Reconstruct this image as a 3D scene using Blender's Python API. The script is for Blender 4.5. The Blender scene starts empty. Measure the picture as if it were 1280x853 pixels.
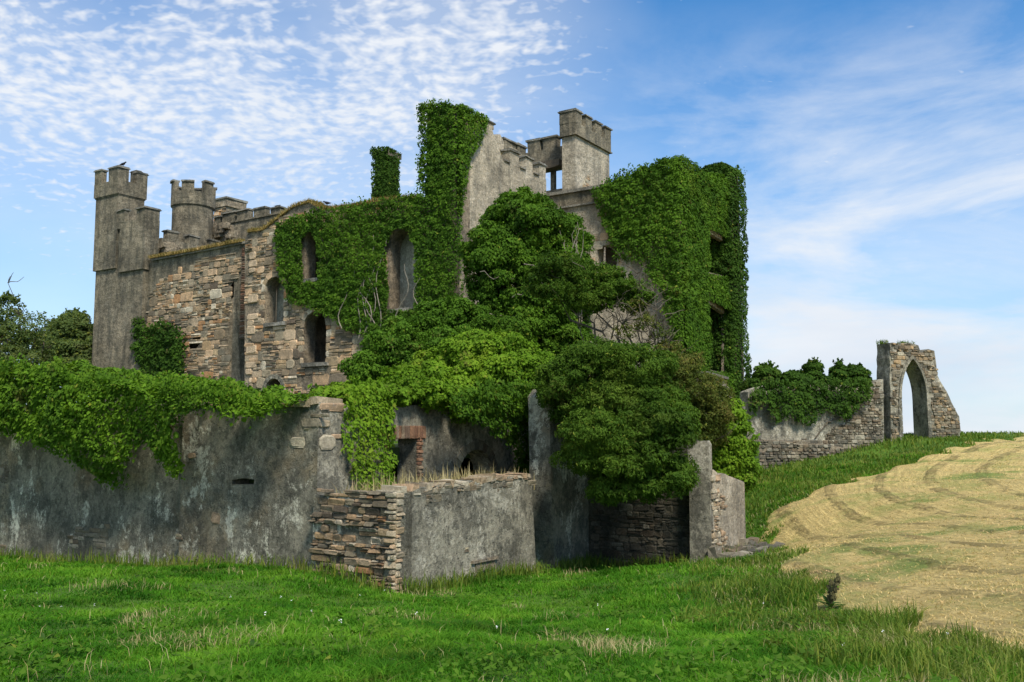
import bpy, bmesh, math, random
import numpy as np
from mathutils import Vector, Matrix
from mathutils.geometry import tessellate_polygon

random.seed(7)
rng = np.random.default_rng(11)
sc = bpy.context.scene
C = sc.collection
R = math.radians

# ------------------------------------------------------------------ camera
EYE = 3.2
F = 1150.0
CX, CY, HZ = 640.0, 426.5, 541.0
PITCH = math.atan((HZ - CY) / F)
cam_d = bpy.data.cameras.new("camera")
cam_d.sensor_width = 36.0
cam_d.lens = 36.0 * F / 1280.0
cam_d.clip_start = 0.1
cam_d.clip_end = 60000.0
cam = bpy.data.objects.new("camera", cam_d)
C.objects.link(cam)
cam.location = (0, 0, EYE)
cam.rotation_euler = (math.pi / 2 + PITCH, 0, 0)
sc.camera = cam

# ------------------------------------------------------------------ light
SUN_AZ = R(154)      # clockwise from +Y (away from camera) towards +X (right)
SUN_EL = R(50)
sun_d = bpy.data.lights.new("sun", 'SUN')
sun_d.energy = 3.2
sun_d.angle = R(12.0)
sun_d.color = (1.0, 0.93, 0.80)
sun = bpy.data.objects.new("sun", sun_d)
C.objects.link(sun)
sdir = Vector((math.sin(SUN_AZ) * math.cos(SUN_EL), math.cos(SUN_AZ) * math.cos(SUN_EL), math.sin(SUN_EL)))
sun.rotation_euler = sdir.to_track_quat('Z', 'Y').to_euler()
sun.location = sdir * 200

sc.view_settings.view_transform = 'Standard'
sc.view_settings.look = 'None'
sc.view_settings.exposure = 0.62
sc.view_settings.gamma = 1.0
sc.cycles.max_bounces = 5
sc.cycles.diffuse_bounces = 3
sc.cycles.transparent_max_bounces = 4


class NT:
    """tiny node-tree writer"""
    def __init__(s, tree):
        s.t = tree
        tree.nodes.clear()

    def n(s, typ, ins=None, **kw):
        nd = s.t.nodes.new(typ)
        for k, v in kw.items():
            setattr(nd, k, v)
        if ins:
            for k, v in ins.items():
                s.set(nd.inputs[k], v)
        return nd

    def set(s, sock, v):
        if isinstance(v, bpy.types.NodeSocket):
            s.t.links.new(v, sock)
        elif isinstance(v, bpy.types.Node):
            s.t.links.new(v.outputs[0], sock)
        else:
            if isinstance(v, (tuple, list)) and len(v) == 3 and sock.type == 'RGBA':
                v = (*v, 1)
            sock.default_value = v

    def mix(s, f, a, b, mode='MIX'):
        nd = s.t.nodes.new('ShaderNodeMix')
        nd.data_type = 'RGBA'
        nd.blend_type = mode
        s.set(nd.inputs[0], f)
        s.set(nd.inputs[6], a)
        s.set(nd.inputs[7], b)
        return nd.outputs[2]

    def m(s, op, a, b=0.0, c=None, clamp=False):
        nd = s.t.nodes.new('ShaderNodeMath')
        nd.operation = op
        nd.use_clamp = clamp
        s.set(nd.inputs[0], a)
        s.set(nd.inputs[1], b)
        if c is not None:
            s.set(nd.inputs[2], c)
        return nd.outputs[0]

    def ramp(s, f, stops, interp='LINEAR'):
        nd = s.t.nodes.new('ShaderNodeValToRGB')
        cr = nd.color_ramp
        cr.interpolation = interp
        while len(cr.elements) < len(stops):
            cr.elements.new(0.5)
        for e, (p, c) in zip(cr.elements, stops):
            e.position = p
            e.color = (c, c, c, 1) if isinstance(c, (int, float)) else (*c, 1)
        s.set(nd.inputs[0], f)
        return nd.outputs[0]

    def noise(s, vec, scale, detail=4.0, rough=0.55, dist=0.0):
        nd = s.n('ShaderNodeTexNoise', {'Scale': scale, 'Detail': detail, 'Roughness': rough, 'Distortion': dist})
        if vec is not None:
            s.set(nd.inputs['Vector'], vec)
        return nd.outputs[0]

    def mapping(s, vec, scale=(1, 1, 1), loc=(0, 0, 0)):
        return s.n('ShaderNodeMapping', {'Vector': vec, 'Scale': scale, 'Location': loc}).outputs[0]


# ------------------------------------------------------------------ world
world = bpy.data.worlds.new("World")
sc.world = world
world.use_nodes = True
w = NT(world.node_tree)
sky = w.n('ShaderNodeTexSky')
sky.sky_type = 'NISHITA'
sky.sun_disc = False
sky.sun_elevation = SUN_EL
sky.sun_rotation = SUN_AZ
sky.altitude = 50
sky.air_density = 1.0
sky.dust_density = 0.6
sky.ozone_density = 3.0
tc = w.n('ShaderNodeTexCoord')
dirv = tc.outputs['Generated']
sep = w.n('ShaderNodeSeparateXYZ', {0: dirv})
dx, dy, dz = sep.outputs
zz = w.m('MAXIMUM', w.m('ADD', dz, 0.22), 0.05)
pl = w.n('ShaderNodeCombineXYZ', {0: w.m('DIVIDE', dx, zz), 1: w.m('DIVIDE', dy, zz), 2: 0.0}).outputs[0]
azr = w.m('DIVIDE', dx, w.m('MAXIMUM', dy, 0.05))
# small broken altocumulus, upper left
warp = w.n('ShaderNodeTexNoise', {'Vector': w.mapping(pl, (1, 1, 1), (7, 1, 0)), 'Scale': 2.6, 'Detail': 3.0}).outputs[1]
plw = w.n('ShaderNodeVectorMath', {0: pl, 1: w.n('ShaderNodeVectorMath', {0: warp, 1: (0.13, 0.13, 0.0)}, operation='MULTIPLY').outputs[0]}, operation='ADD').outputs[0]
cells = w.noise(w.mapping(plw, (0.95, 1.05, 1)), 36.0, 2.0, 0.5, 0.0)
cells2 = w.noise(w.mapping(plw, (1.0, 1.0, 1), (4, 4, 0)), 6.0, 5.0, 0.6, 0.0)
patch = w.noise(w.mapping(pl, (1, 1, 1), (3.1, 0.4, 0)), 1.5, 5.0, 0.6)
sidev = w.m('MULTIPLY_ADD', azr, -3.2, 0.55, clamp=True)
alt = w.m('MULTIPLY_ADD', dz, 3.2, -0.35, clamp=True)
region = w.m('MULTIPLY', sidev, alt)
region = w.m('MULTIPLY', w.m('MULTIPLY', region, 1.6, clamp=True), w.m('MULTIPLY_ADD', patch, 3.4, -0.68, clamp=True), clamp=True)
cl_ = w.m('ADD', w.m('MULTIPLY', cells, 0.62), w.m('MULTIPLY', cells2, 0.38))
thr = w.m('MULTIPLY_ADD', region, -0.245, 0.66)
cm = w.m('MULTIPLY', w.m('SUBTRACT', cl_, thr), 5.2, clamp=True)
veil = w.m('MULTIPLY', region, 0.40)
# thin wispy cloud
wisp = w.noise(w.mapping(plw, (0.6, 1.2, 1), (1.7, 2.2, 0)), 1.5, 8.0, 0.66, 0.4)
wm = w.m('MULTIPLY', w.m('MULTIPLY_ADD', wisp, 3.6, -1.65, clamp=True), w.m('MULTIPLY_ADD', dz, -2.1, 0.80, clamp=True))
# low bank towards the horizon
low = w.m('MULTIPLY_ADD', dz, -2.3, 1.0, clamp=True)
bank = w.noise(w.mapping(dirv, (2.4, 2.4, 7.0), (1, 4, 2)), 1.5, 7.0, 0.6, 0.3)
bm_ = w.m('MULTIPLY', w.m('MULTIPLY', low, 1.9, clamp=True), w.m('MULTIPLY_ADD', bank, 5.0, -2.15, clamp=True))
bm_ = w.m('MULTIPLY', bm_, w.m('MULTIPLY_ADD', azr, 1.3, 0.55, clamp=True))
hz_ = w.m('MULTIPLY', w.m('POWER', low, 1.5), 0.84)
inv = w.m('SUBTRACT', 1.0, hz_)
for q_ in (w.m('MULTIPLY', cm, 0.9), veil, wm, bm_):
    inv = w.m('MULTIPLY', inv, w.m('SUBTRACT', 1.0, q_))
mask = w.m('SUBTRACT', 1.0, inv, clamp=True)
grey = w.noise(w.mapping(dirv, (2.0, 2.0, 8.0), (5, 0, 0)), 1.6, 4.0, 0.5)
ccol = w.mix(w.m('MULTIPLY', w.m('MULTIPLY_ADD', grey, 3.0, -0.9, clamp=True), low), (6.2, 6.4, 6.7), (4.6, 5.25, 6.1))
skyc = w.mix(1.0, sky.outputs[0], (0.46, 0.98, 1.28), 'MULTIPLY')
col = w.mix(mask, skyc, ccol)
bg = w.n('ShaderNodeBackground', {'Color': col, 'Strength': 0.095})
w.n('ShaderNodeOutputWorld', {'Surface': bg.outputs[0]})


# ------------------------------------------------------------------ materials
def principled(nt, col, rough=0.9, bump=None, bstr=0.3, bdist=0.05, spec=0.3):
    p = nt.n('ShaderNodeBsdfPrincipled', {'Base Color': col, 'Roughness': rough, 'Specular IOR Level': spec})
    if bump is not None:
        b = nt.n('ShaderNodeBump', {'Height': bump, 'Strength': bstr, 'Distance': bdist})
        nt.set(p.inputs['Normal'], b.outputs[0])
    nt.n('ShaderNodeOutputMaterial', {'Surface': p.outputs[0]})
    return p


def newmat(name):
    m_ = bpy.data.materials.new(name)
    m_.use_nodes = True
    return m_, NT(m_.node_tree)


def coords(nt):
    g = nt.n('ShaderNodeNewGeometry')
    return g.outputs['Position'], g.outputs['Random Per Island'], g


def mat_plaster(name, c1, c2, dark, pale, dark_amt=0.5, pale_amt=0.2, streak=0.4, warm=None):
    m_, nt = newmat(name)
    pos, rnd, g = coords(nt)
    a = nt.noise(pos, 0.55, 5, 0.6)
    col = nt.mix(nt.ramp(a, [(0.35, 0.0), (0.65, 1.0)]), c1, c2)
    if warm:
        wn = nt.noise(nt.mapping(pos, (1, 1, 1), (9, 4, 2)), 0.8, 5, 0.65)
        col = nt.mix(nt.ramp(wn, [(0.52, 0.0), (0.62, 0.7)]), col, warm)
    # vertical run-off stains
    st = nt.noise(nt.mapping(pos, (1.6, 1.6, 0.25)), 1.5, 6, 0.6)
    col = nt.mix(nt.m('MULTIPLY', nt.ramp(st, [(0.46, 0.0), (0.62, 1.0)]), streak), col, dark)
    # lichen / damp blotches
    bl = nt.noise(nt.mapping(pos, (1, 1, 0.8), (3, 1, 7)), 1.9, 12, 0.80, 0.2)
    col = nt.mix(nt.m('MULTIPLY', nt.ramp(bl, [(0.49, 0.0), (0.53, 1.0)]), dark_amt), col, dark)
    pb = nt.noise(nt.mapping(pos, (1, 1, 0.7), (13, 5, 1)), 1.2, 12, 0.80, 0.2)
    col = nt.mix(nt.m('MULTIPLY', nt.ramp(pb, [(0.54, 0.0), (0.58, 1.0)]), pale_amt), col, pale)
    fine = nt.noise(pos, 12.0, 9, 0.8)
    col = nt.mix(1.0, col, nt.ramp(fine, [(0.32, 0.42), (0.68, 1.5)]), 'MULTIPLY')
    big = nt.noise(nt.mapping(pos, (1, 1, .9), (21, 9, 3)), .45, 6, .7)
    col = nt.mix(1.0, col, nt.ramp(big, [(0.38, 0.68), (0.62, 1.3)]), 'MULTIPLY')
    vor = nt.n('ShaderNodeTexVoronoi', {'Vector': nt.mapping(pos, (2.6, 2.6, 4.4)), 'Scale': 1.0})
    pit = nt.n('ShaderNodeTexVoronoi', {'Vector': nt.mapping(pos, (1, 1, 1.3)), 'Scale': 7.0})
    pm_ = nt.m('MULTIPLY', nt.ramp(pit.outputs['Distance'], [(0.10, 1.0), (0.2, 0.0)]), nt.ramp(bl, [(0.4, 0.0), (0.5, 0.8)]))
    col = nt.mix(pm_, col, dark)
    bump = nt.m('ADD', nt.m('MULTIPLY', fine, 0.7), nt.m('ADD', nt.m('MULTIPLY', bl, 1.3), nt.m('SUBTRACT', nt.m('MULTIPLY', vor.outputs['Distance'], 0.4), nt.m('MULTIPLY', pm_, 0.3))))
    principled(nt, col, 0.92, bump, 0.9, 0.12)
    return m_


def mat_stone(name, cols, stain=(0.05, 0.05, 0.045), stain_amt=0.45, gain=1.0, lift=1.0):
    m_, nt = newmat(name)
    cols = [tuple(min(.75, v * lift * k) for v, k in zip(c, (1.03, 1.0, .9))) for c in cols]
    pos, rnd, g = coords(nt)
    k = len(cols)
    col = nt.ramp(rnd, [(i / k, c) for i, c in enumerate(cols)], 'CONSTANT')
    n1 = nt.noise(pos, 3.0, 8, 0.7)
    col = nt.mix(1.0, col, nt.ramp(n1, [(0.25, 0.55), (0.75, 1.35)]), 'MULTIPLY')
    n2 = nt.noise(nt.mapping(pos, (1, 1, 0.8), (2, 8, 5)), 0.9, 8, 0.7)
    col = nt.mix(nt.m('MULTIPLY', nt.ramp(n2, [(0.48, 0.0), (0.6, 1.0)]), stain_amt), col, stain)
    lich = nt.noise(nt.mapping(pos, (1, 1, 1), (7, 8, 5)), 5.0, 6, 0.7)
    col = nt.mix(nt.ramp(lich, [(0.62, 0.0), (0.7, 0.5)]), col, (0.42 * gain, 0.39 * gain, 0.33 * gain))
    nf = nt.noise(pos, 16, 8, 0.8)
    col = nt.mix(1.0, col, nt.ramp(nf, [(0.32, 0.6), (0.68, 1.4)]), 'MULTIPLY')
    principled(nt, col, 0.9, nt.m('ADD', n1, nf), 0.8, 0.06)
    return m_


def mat_leaf(name, dark, mid, light, trans=0.3, pale_f=0.04, patch=0.6):
    m_, nt = newmat(name)
    pos, rnd, g = coords(nt)
    pn = nt.noise(pos, 0.75, 4, 0.6)
    v = nt.m('ADD', nt.m('MULTIPLY', rnd, 1.0 - patch), nt.m('MULTIPLY', nt.ramp(pn, [(0.3, 0.0), (0.7, 1.0)]), patch))
    col = nt.ramp(v, [(0.1, dark), (0.5, mid), (0.9, light)])
    p2 = nt.noise(nt.mapping(pos, (1, 1, 1), (31, 3, 9)), 0.45, 5, 0.7)
    col = nt.mix(nt.m('MULTIPLY', nt.ramp(p2, [(0.56, 0.0), (0.68, 1.0)]), 0.45), col, tuple(v * k_ for v, k_ in zip(light, (1.25, .95, 1.3))))
    p3 = nt.noise(nt.mapping(pos, (1, 1, 1.2), (3, 41, 17)), 0.8, 6, 0.75)
    brn = nt.m('MULTIPLY', nt.ramp(p3, [(0.60, 0.0), (0.66, 1.0)]), nt.m('GREATER_THAN', nt.m('FRACT', nt.m('MULTIPLY', rnd, 37.0)), 0.45))
    col = nt.mix(nt.m('MULTIPLY', brn, 0.55), col, (0.15, 0.11, 0.04))
    yel = nt.m('GREATER_THAN', rnd, 1.0 - pale_f)
    col = nt.mix(nt.m('MULTIPLY', yel, 0.75), col, (0.20, 0.22, 0.03))
    p = nt.n('ShaderNodeBsdfPrincipled', {'Base Color': col, 'Roughness': 0.7, 'Specular IOR Level': 0.08})
    tcol = nt.mix(1.0, col, (1.2, 1.35, 0.5), 'MULTIPLY')
    t = nt.n('ShaderNodeBsdfTranslucent', {'Color': tcol})
    mx = nt.n('ShaderNodeMixShader', {0: trans, 1: p.outputs[0], 2: t.outputs[0]})
    nt.n('ShaderNodeOutputMaterial', {'Surface': mx.outputs[0]})
    return m_


def mat_plain(name, c1, c2, scale=3.0, rough=0.9, bstr=0.5):
    m_, nt = newmat(name)
    pos, rnd, g = coords(nt)
    n1 = nt.noise(pos, scale, 7, 0.65)
    col = nt.mix(nt.ramp(n1, [(0.3, 0.0), (0.7, 1.0)]), c1, c2)
    principled(nt, col, rough, n1, bstr, 0.05)
    return m_


M = {}
M['tower'] = mat_plaster('tower_render', (0.22, 0.185, 0.125), (0.29, 0.24, 0.165), (0.075, 0.07, 0.052), (0.42, 0.38, 0.29), 0.5, 0.15, 0.75)
M['beige'] = mat_plaster('pale_render', (0.44, 0.37, 0.265), (0.55, 0.46, 0.335), (0.19, 0.17, 0.13), (0.66, 0.58, 0.45), 0.35, 0.35, 0.55)
M['garden'] = mat_plaster('dark_lichened_render', (0.24, 0.225, 0.17), (0.32, 0.29, 0.215), (0.075, 0.074, 0.058), (0.66, 0.63, 0.50), 0.6, 0.9, 0.3, warm=(0.29, 0.225, 0.135))
M['lowwall'] = mat_plaster('grey_pitted_render', (0.31, 0.285, 0.215), (0.40, 0.36, 0.27), (0.095, 0.09, 0.07), (0.62, 0.57, 0.45), 0.65, 0.65, 0.3)
M['mortar'] = mat_plaster('old_mortar', (0.27, 0.215, 0.145), (0.36, 0.285, 0.195), (0.06, 0.055, 0.045), (0.38, 0.34, 0.27), 0.5, 0.3, 0.3)
M['inner'] = mat_plaster('inner_render', (0.42, 0.39, 0.30), (0.50, 0.46, 0.36), (0.16, 0.16, 0.12), (0.6, 0.55, 0.45), 0.4, 0.1, 0.4)
STC = [(0.36, 0.25, 0.15), (0.32, 0.24, 0.155), (0.40, 0.27, 0.17), (0.48, 0.34, 0.23), (0.30, 0.22, 0.145), (0.21, 0.16, 0.11), (0.36, 0.255, 0.17), (0.155, 0.125, 0.095), (0.27, 0.225, 0.165),
       (0.42, 0.32, 0.23), (0.20, 0.17, 0.13), (0.33, 0.18, 0.09), (0.25, 0.195, 0.14), (0.47, 0.41, 0.33), (0.11, 0.085, 0.065), (0.29, 0.24, 0.18)]
M['stone'] = mat_stone('warm_rubble_stone', STC, stain=(0.10, 0.09, 0.065), stain_amt=0.5, lift=1.3)
STG = STG0 = [(0.17, 0.15, 0.12), (0.24, 0.21, 0.165), (0.12, 0.11, 0.09), (0.30, 0.26, 0.20), (0.20, 0.17, 0.125), (0.14, 0.11, 0.08), (0.36, 0.33, 0.27), (0.22, 0.17, 0.12)]
M['greystone'] = mat_stone('grey_rubble_stone', STG, gain=0.8)
M['gatestone'] = mat_stone('gateway_stone', STG0 + [(0.32, 0.23, 0.14), (0.38, 0.29, 0.19)], stain=(0.09, 0.085, 0.065), stain_amt=0.55, lift=1.15)
M['exposed'] = mat_stone('exposed_rubble_stone', STG0 + [(0.36, 0.31, 0.22)], stain=(0.07, 0.066, 0.05), stain_amt=0.5, lift=1.0)
M['dampstone'] = mat_stone('damp_bay_stone', STG0, stain=(0.02, 0.022, 0.017), stain_amt=0.8, lift=.4, gain=.4)  # grey stone colours dimmed to stand in for shade under the elder
M['damp'] = mat_plaster('damp_algae_render', (0.085, 0.08, 0.058), (0.12, 0.11, 0.08), (0.025, 0.027, 0.02), (0.28, 0.26, 0.19), 0.7, 0.35, 0.5)  # near-black render: the bay's shade is put into its colour
M['yardstone'] = mat_stone('yard_wall_stone', STC, stain=(0.06, 0.055, 0.042), stain_amt=0.75, lift=0.9)
STP = [(0.42, 0.34, 0.25), (0.36, 0.27, 0.18), (0.48, 0.42, 0.33), (0.30, 0.25, 0.19), (0.44, 0.31, 0.21)]
M['quoin'] = mat_stone('pale_quoin_stone', STP, stain_amt=0.2)
M['brick'] = mat_stone('red_brick', [(0.20, 0.105, 0.07), (0.25, 0.14, 0.09), (0.15, 0.10, 0.075), (0.24, 0.18, 0.13)], stain_amt=0.55)
M['coping'] = mat_plaster('coping_slab', (0.22, 0.20, 0.16), (0.32, 0.29, 0.235), (0.08, 0.08, 0.07), (0.46, 0.45, 0.40), 0.4, 0.35, 0.2)
M['ivy'] = mat_leaf('ivy_leaf', (0.030, 0.070, 0.007), (0.058, 0.125, 0.010), (0.105, 0.20, 0.015), 0.25, 0.015)
M['ivylight'] = mat_leaf('bright_creeper_leaf', (0.065, 0.125, 0.010), (0.115, 0.215, 0.014), (0.20, 0.32, 0.022), 0.32, 0.02)
M['ivydark'] = mat_leaf('dark_ivy_leaf', (0.020, 0.046, 0.007), (0.036, 0.080, 0.009), (0.065, 0.13, 0.014), 0.2, 0.01)
M['elder'] = mat_leaf('shrub_leaf', (0.030, 0.066, 0.008), (0.060, 0.118, 0.012), (0.115, 0.19, 0.020), 0.32, 0.02)
M['autumn'] = mat_leaf('browning_leaf', (0.045, 0.075, 0.012), (0.085, 0.11, 0.020), (0.17, 0.12, 0.035), 0.25, 0.05)
M['creeper'] = mat_leaf('creeper_leaf', (0.045, 0.10, 0.009), (0.09, 0.18, 0.013), (0.17, 0.29, 0.02), 0.32, 0.02)
M['shrub'] = mat_leaf('fresh_shrub_leaf', (0.038, 0.085, 0.009), (0.07, 0.15, 0.013), (0.12, 0.225, 0.02), 0.28, 0.01)
M['fartree'] = mat_leaf('far_tree_leaf', (0.07, 0.11, 0.03), (0.11, 0.155, 0.045), (0.17, 0.21, 0.07), 0.4, 0.08)
M['grass'] = mat_leaf('grass_blade', (0.016, 0.072, 0.005), (0.062, 0.190, 0.010), (0.17, 0.34, 0.026), 0.35, 0.04, 0.72)
M['bankgrass'] = mat_leaf('rough_grass_blade', (0.045, 0.10, 0.012), (0.11, 0.18, 0.022), (0.26, 0.27, 0.07), 0.3, 0.14, 0.6)
M['straw'] = mat_leaf('dry_stem', (0.30, 0.24, 0.10), (0.42, 0.34, 0.16), (0.52, 0.44, 0.24), 0.2, 0.0, 0.2)
M['drygrass'] = mat_leaf('dry_ledge_grass', (0.20, 0.15, 0.05), (0.36, 0.25, 0.09), (0.46, 0.35, 0.15), 0.2, 0.1, 0.5)
M['hay'] = mat_leaf('cut_hay', (0.36, 0.26, 0.09), (0.62, 0.45, 0.18), (0.86, 0.64, 0.31), 0.15, 0.12, 0.35)
M['bark'] = mat_plain('grey_bark', (0.06, 0.048, 0.034), (0.15, 0.125, 0.09), 6.0)
M['paletwig'] = mat_plain('pale_dead_wood', (0.16, 0.135, 0.10), (0.30, 0.26, 0.20), 6.0)
M['crow'] = mat_plain('black_feathers', (0.008, 0.008, 0.01), (0.02, 0.02, 0.025), 8.0, 0.5)
M['dock'] = mat_leaf('dock_leaf', (0.03, 0.07, 0.015), (0.05, 0.10, 0.02), (0.09, 0.15, 0.03), 0.2, 0.0, 0.2)
M['dockseed'] = mat_plain('dock_seed', (0.07, 0.06, 0.025), (0.13, 0.12, 0.045), 9.0)
M['white'] = mat_plain('white_petal', (0.7, 0.7, 0.66), (0.8, 0.8, 0.76), 9.0)

m_, nt = newmat('lawn_soil')
pos, rnd, g = coords(nt)
a = nt.noise(pos, 0.5, 6, 0.6)
b = nt.noise(pos, 5.0, 8, 0.75)
col = nt.mix(nt.ramp(a, [(0.35, 0), (0.65, 1)]), (0.05, 0.11, 0.008), (0.09, 0.18, 0.012))
col = nt.mix(1.0, col, nt.ramp(b, [(0.3, 0.4), (0.7, 1.4)]), 'MULTIPLY')
principled(nt, col, 0.95, b, 0.8, 0.08)
M['ground'] = m_

m_, nt = newmat('mown_hay_field')
pos, rnd, g = coords(nt)
brk = nt.noise(pos, 1.3, 6, 0.7)
swa = nt.n('ShaderNodeAttribute', attribute_name='row').outputs['Fac']
swn = nt.m('ADD', swa, nt.m('MULTIPLY', nt.m('SUBTRACT', nt.noise(pos, 2.2, 9, 0.8), 0.5), 0.75))
rowm = nt.m('MULTIPLY', nt.m('MULTIPLY_ADD', nt.m('SINE', nt.m('MULTIPLY', swn, 4.4)), 6.0, -4.6, clamp=True), nt.m('MULTIPLY_ADD', brk, 6.0, -2.5, clamp=True))
sepf = nt.n('ShaderNodeSeparateXYZ', {0: pos})
along = nt.n('ShaderNodeCombineXYZ', {0: nt.m('MULTIPLY', swa, 5.0), 1: nt.m('MULTIPLY', sepf.outputs[0], 0.5), 2: nt.m('MULTIPLY', sepf.outputs[1], 0.5)}).outputs[0]
strk = nt.noise(along, 1.6, 8, 0.75)
fine = nt.noise(pos, 7.0, 9, 0.78)
med = nt.noise(nt.mapping(pos, (1, 1, 1), (4, 2, 0)), 0.7, 7, 0.65)
col = nt.mix(nt.ramp(fine, [(0.3, 0), (0.7, 1)]), (0.48, 0.34, 0.11), (0.92, 0.70, 0.28))
col = nt.mix(1.0, col, nt.ramp(strk, [(0.32, 0.62), (0.66, 1.22)]), 'MULTIPLY')
col = nt.mix(nt.m('MULTIPLY', nt.ramp(med, [(0.48, 0), (0.62, 1)]), 0.65), col, (0.34, 0.36, 0.09))
grn = nt.noise(nt.mapping(pos, (1, 1, 1), (14, 22, 0)), 0.33, 5, 0.6)
col = nt.mix(nt.m('MULTIPLY', nt.ramp(grn, [(0.58, 0), (0.64, 1)]), 0.7), col, (0.14, 0.25, 0.035))
col = nt.mix(nt.m('MULTIPLY', rowm, 0.6), col, (0.20, 0.15, 0.045))
principled(nt, col, 0.95, nt.m('ADD', nt.m('MULTIPLY', fine, 1.2), nt.m('ADD', nt.m('MULTIPLY', strk, 1.5), rowm)), 1.0, 0.10)
M['field'] = m_

m_, nt = newmat('sea_water')
pos, rnd, g = coords(nt)
principled(nt, (0.03, 0.07, 0.11), 0.35, nt.noise(pos, 0.05, 4, 0.6), 0.5, 1.0)
M['sea'] = m_
M['earth'] = mat_plain('terrace_soil', (0.03, 0.06, 0.015), (0.07, 0.10, 0.03), 2.0)

# ------------------------------------------------------------------ object helpers
WM = {}


def link(o, parent=None, mat_world=None):
    C.objects.link(o)
    mw = mat_world if mat_world is not None else Matrix.Identity(4)
    o.matrix_basis = mw
    WM[o.name] = mw.copy()
    if parent is not None:
        o.parent = parent
        o.matrix_parent_inverse = WM[parent.name].inverted()
    return o


def tag(o, label=None, cat=None, group=None, kind=None):
    if label:
        o['label'] = label
    if cat:
        o['category'] = cat
    if group:
        o['group'] = group
    if kind:
        o['kind'] = kind
    return o


def empty(name, loc, label=None, cat=None, group=None):
    o = bpy.data.objects.new(name, None)
    o.empty_display_size = 0.3
    link(o, None, Matrix.Translation(Vector(loc)))
    return tag(o, label, cat, group)


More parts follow.
